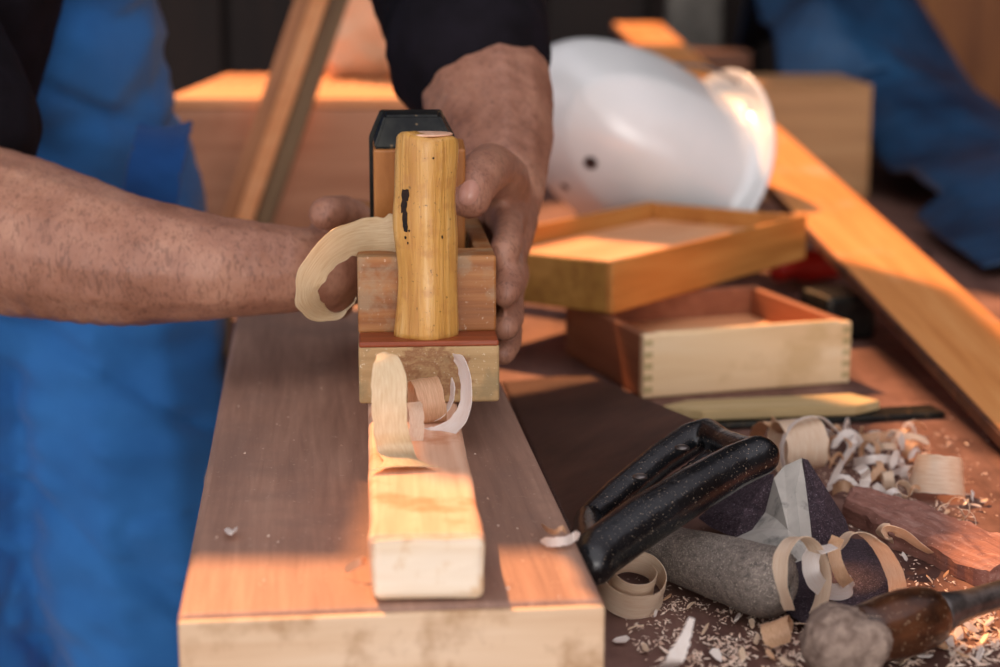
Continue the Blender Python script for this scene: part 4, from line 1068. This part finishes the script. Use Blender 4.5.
# black shirt
shirt = [
    c(((-.40, 1.20, 1.275), .070), ((-.405, 1.165, 1.20), .068), ((-.40, 1.12, 1.105), .066), (W(-62, 130, 1.06), .062)),
    c(((-.11, 1.34, 1.275), .068), ((-.065, 1.29, 1.15), .066), ((-.028, 1.23, 1.06), .0605), (W(470, 40, 1.175), .0560), (W(471, 56, 1.155), .0545)),
    c(((-.38, 1.21, 1.285), .075), ((-.245, 1.262, 1.32), .09), ((-.12, 1.33, 1.285), .075)),
    c(((-.40, 1.295, 1.10), .095), ((-.36, 1.25, 1.24), .10), ((-.27, 1.29, 1.28), .10)),
    c(((-.42, 1.335, 1.02), .085), ((-.42, 1.30, 1.12), .09)),
    c((W(-78, 110, 1.20), .070), (W(-62, 40, 1.20), .075), (W(-50, -60, 1.20), .080)),
]
blob('shirt', shirt, .005, M['black'], pe, 5, disp=lambda p, n: .005 * noise.noise((p + O) * 16) + .002 * noise.noise((p + O) * 45))
for sx, sy in ((-.302, 1.44), (-.522, 1.435)):
    blob('shoe', [c(((sx, sy + .03, .045), .042), ((sx, sy - .05, .040), .040), ((sx + .01, sy - .15, .034), .034))], .005, M['shoe'], pe, 4)

# ------------------------------------------------------------ light
w = bpy.data.worlds.new('World'); S.world = w; w.use_nodes = True
nt = w.node_tree; bg = nt.nodes['Background']
tc = nt.nodes.new('ShaderNodeTexCoord'); dt = N(nt, 'ShaderNodeVectorMath', operation='DOT_PRODUCT'); dt.inputs[1].default_value = (-.15, -.80, .58)
nt.links.new(tc.outputs['Generated'], dt.inputs[0])
ma = N(nt, 'ShaderNodeMapRange'); ma.inputs['From Min'].default_value = -.6; ma.inputs['From Max'].default_value = 1.0
nt.links.new(dt.outputs['Value'], ma.inputs['Value'])
rw = ramp(nt, ma.outputs[0], [(0, (.30, .27, .27)), (.55, (.64, .61, .64)), (.8, (.95, .92, .95)), (1, (1, .98, 1))])
# bright lobe added to the sky low in front, for the handle's highlight
d2 = N(nt, 'ShaderNodeVectorMath', operation='DOT_PRODUCT'); d2.inputs[1].default_value = Vector((.10, -.98, .06)).normalized()
nt.links.new(tc.outputs['Generated'], d2.inputs[0])
mxx = N(nt, 'ShaderNodeMath', operation='MAXIMUM'); mxx.inputs[1].default_value = 0; nt.links.new(d2.outputs['Value'], mxx.inputs[0])
pw = N(nt, 'ShaderNodeMath', operation='POWER'); pw.inputs[1].default_value = 45; nt.links.new(mxx.outputs[0], pw.inputs[0])
sc_ = N(nt, 'ShaderNodeVectorMath', operation='SCALE'); sc_.inputs[0].default_value = (4.2, 4.0, 3.8); nt.links.new(pw.outputs[0], sc_.inputs['Scale'])
ad_ = N(nt, 'ShaderNodeVectorMath', operation='ADD'); nt.links.new(rw.outputs[0], ad_.inputs[0]); nt.links.new(sc_.outputs[0], ad_.inputs[1])
nt.links.new(ad_.outputs[0], bg.inputs[0]); bg.inputs[1].default_value = 1.4
sun = bpy.data.lights.new('Sun', 'SUN'); sun.energy = 8.5; sun.color = (1, .47, .20); sun.angle = math.radians(.6)
so = bpy.data.objects.new('sun', sun); C.objects.link(so)
so.rotation_euler = SD.to_track_quat('Z', 'Y').to_euler()

cam = bpy.data.cameras.new('Camera'); co = bpy.data.objects.new('camera', cam); C.objects.link(co)
co.location = (0, 0, CZ); co.rotation_euler = (PI / 2 - PITCH, 0, 0)
cam.sensor_width = 36; cam.lens = FPX * 36 / 1000; cam.clip_start = .02
cam.dof.use_dof = True; cam.dof.focus_distance = .838; cam.dof.aperture_fstop = 6.8
S.camera = co
S.view_settings.view_transform = 'Standard'; S.view_settings.look = 'None'; S.view_settings.gamma = 1; S.view_settings.exposure = 0
S.view_settings.use_curve_mapping = False
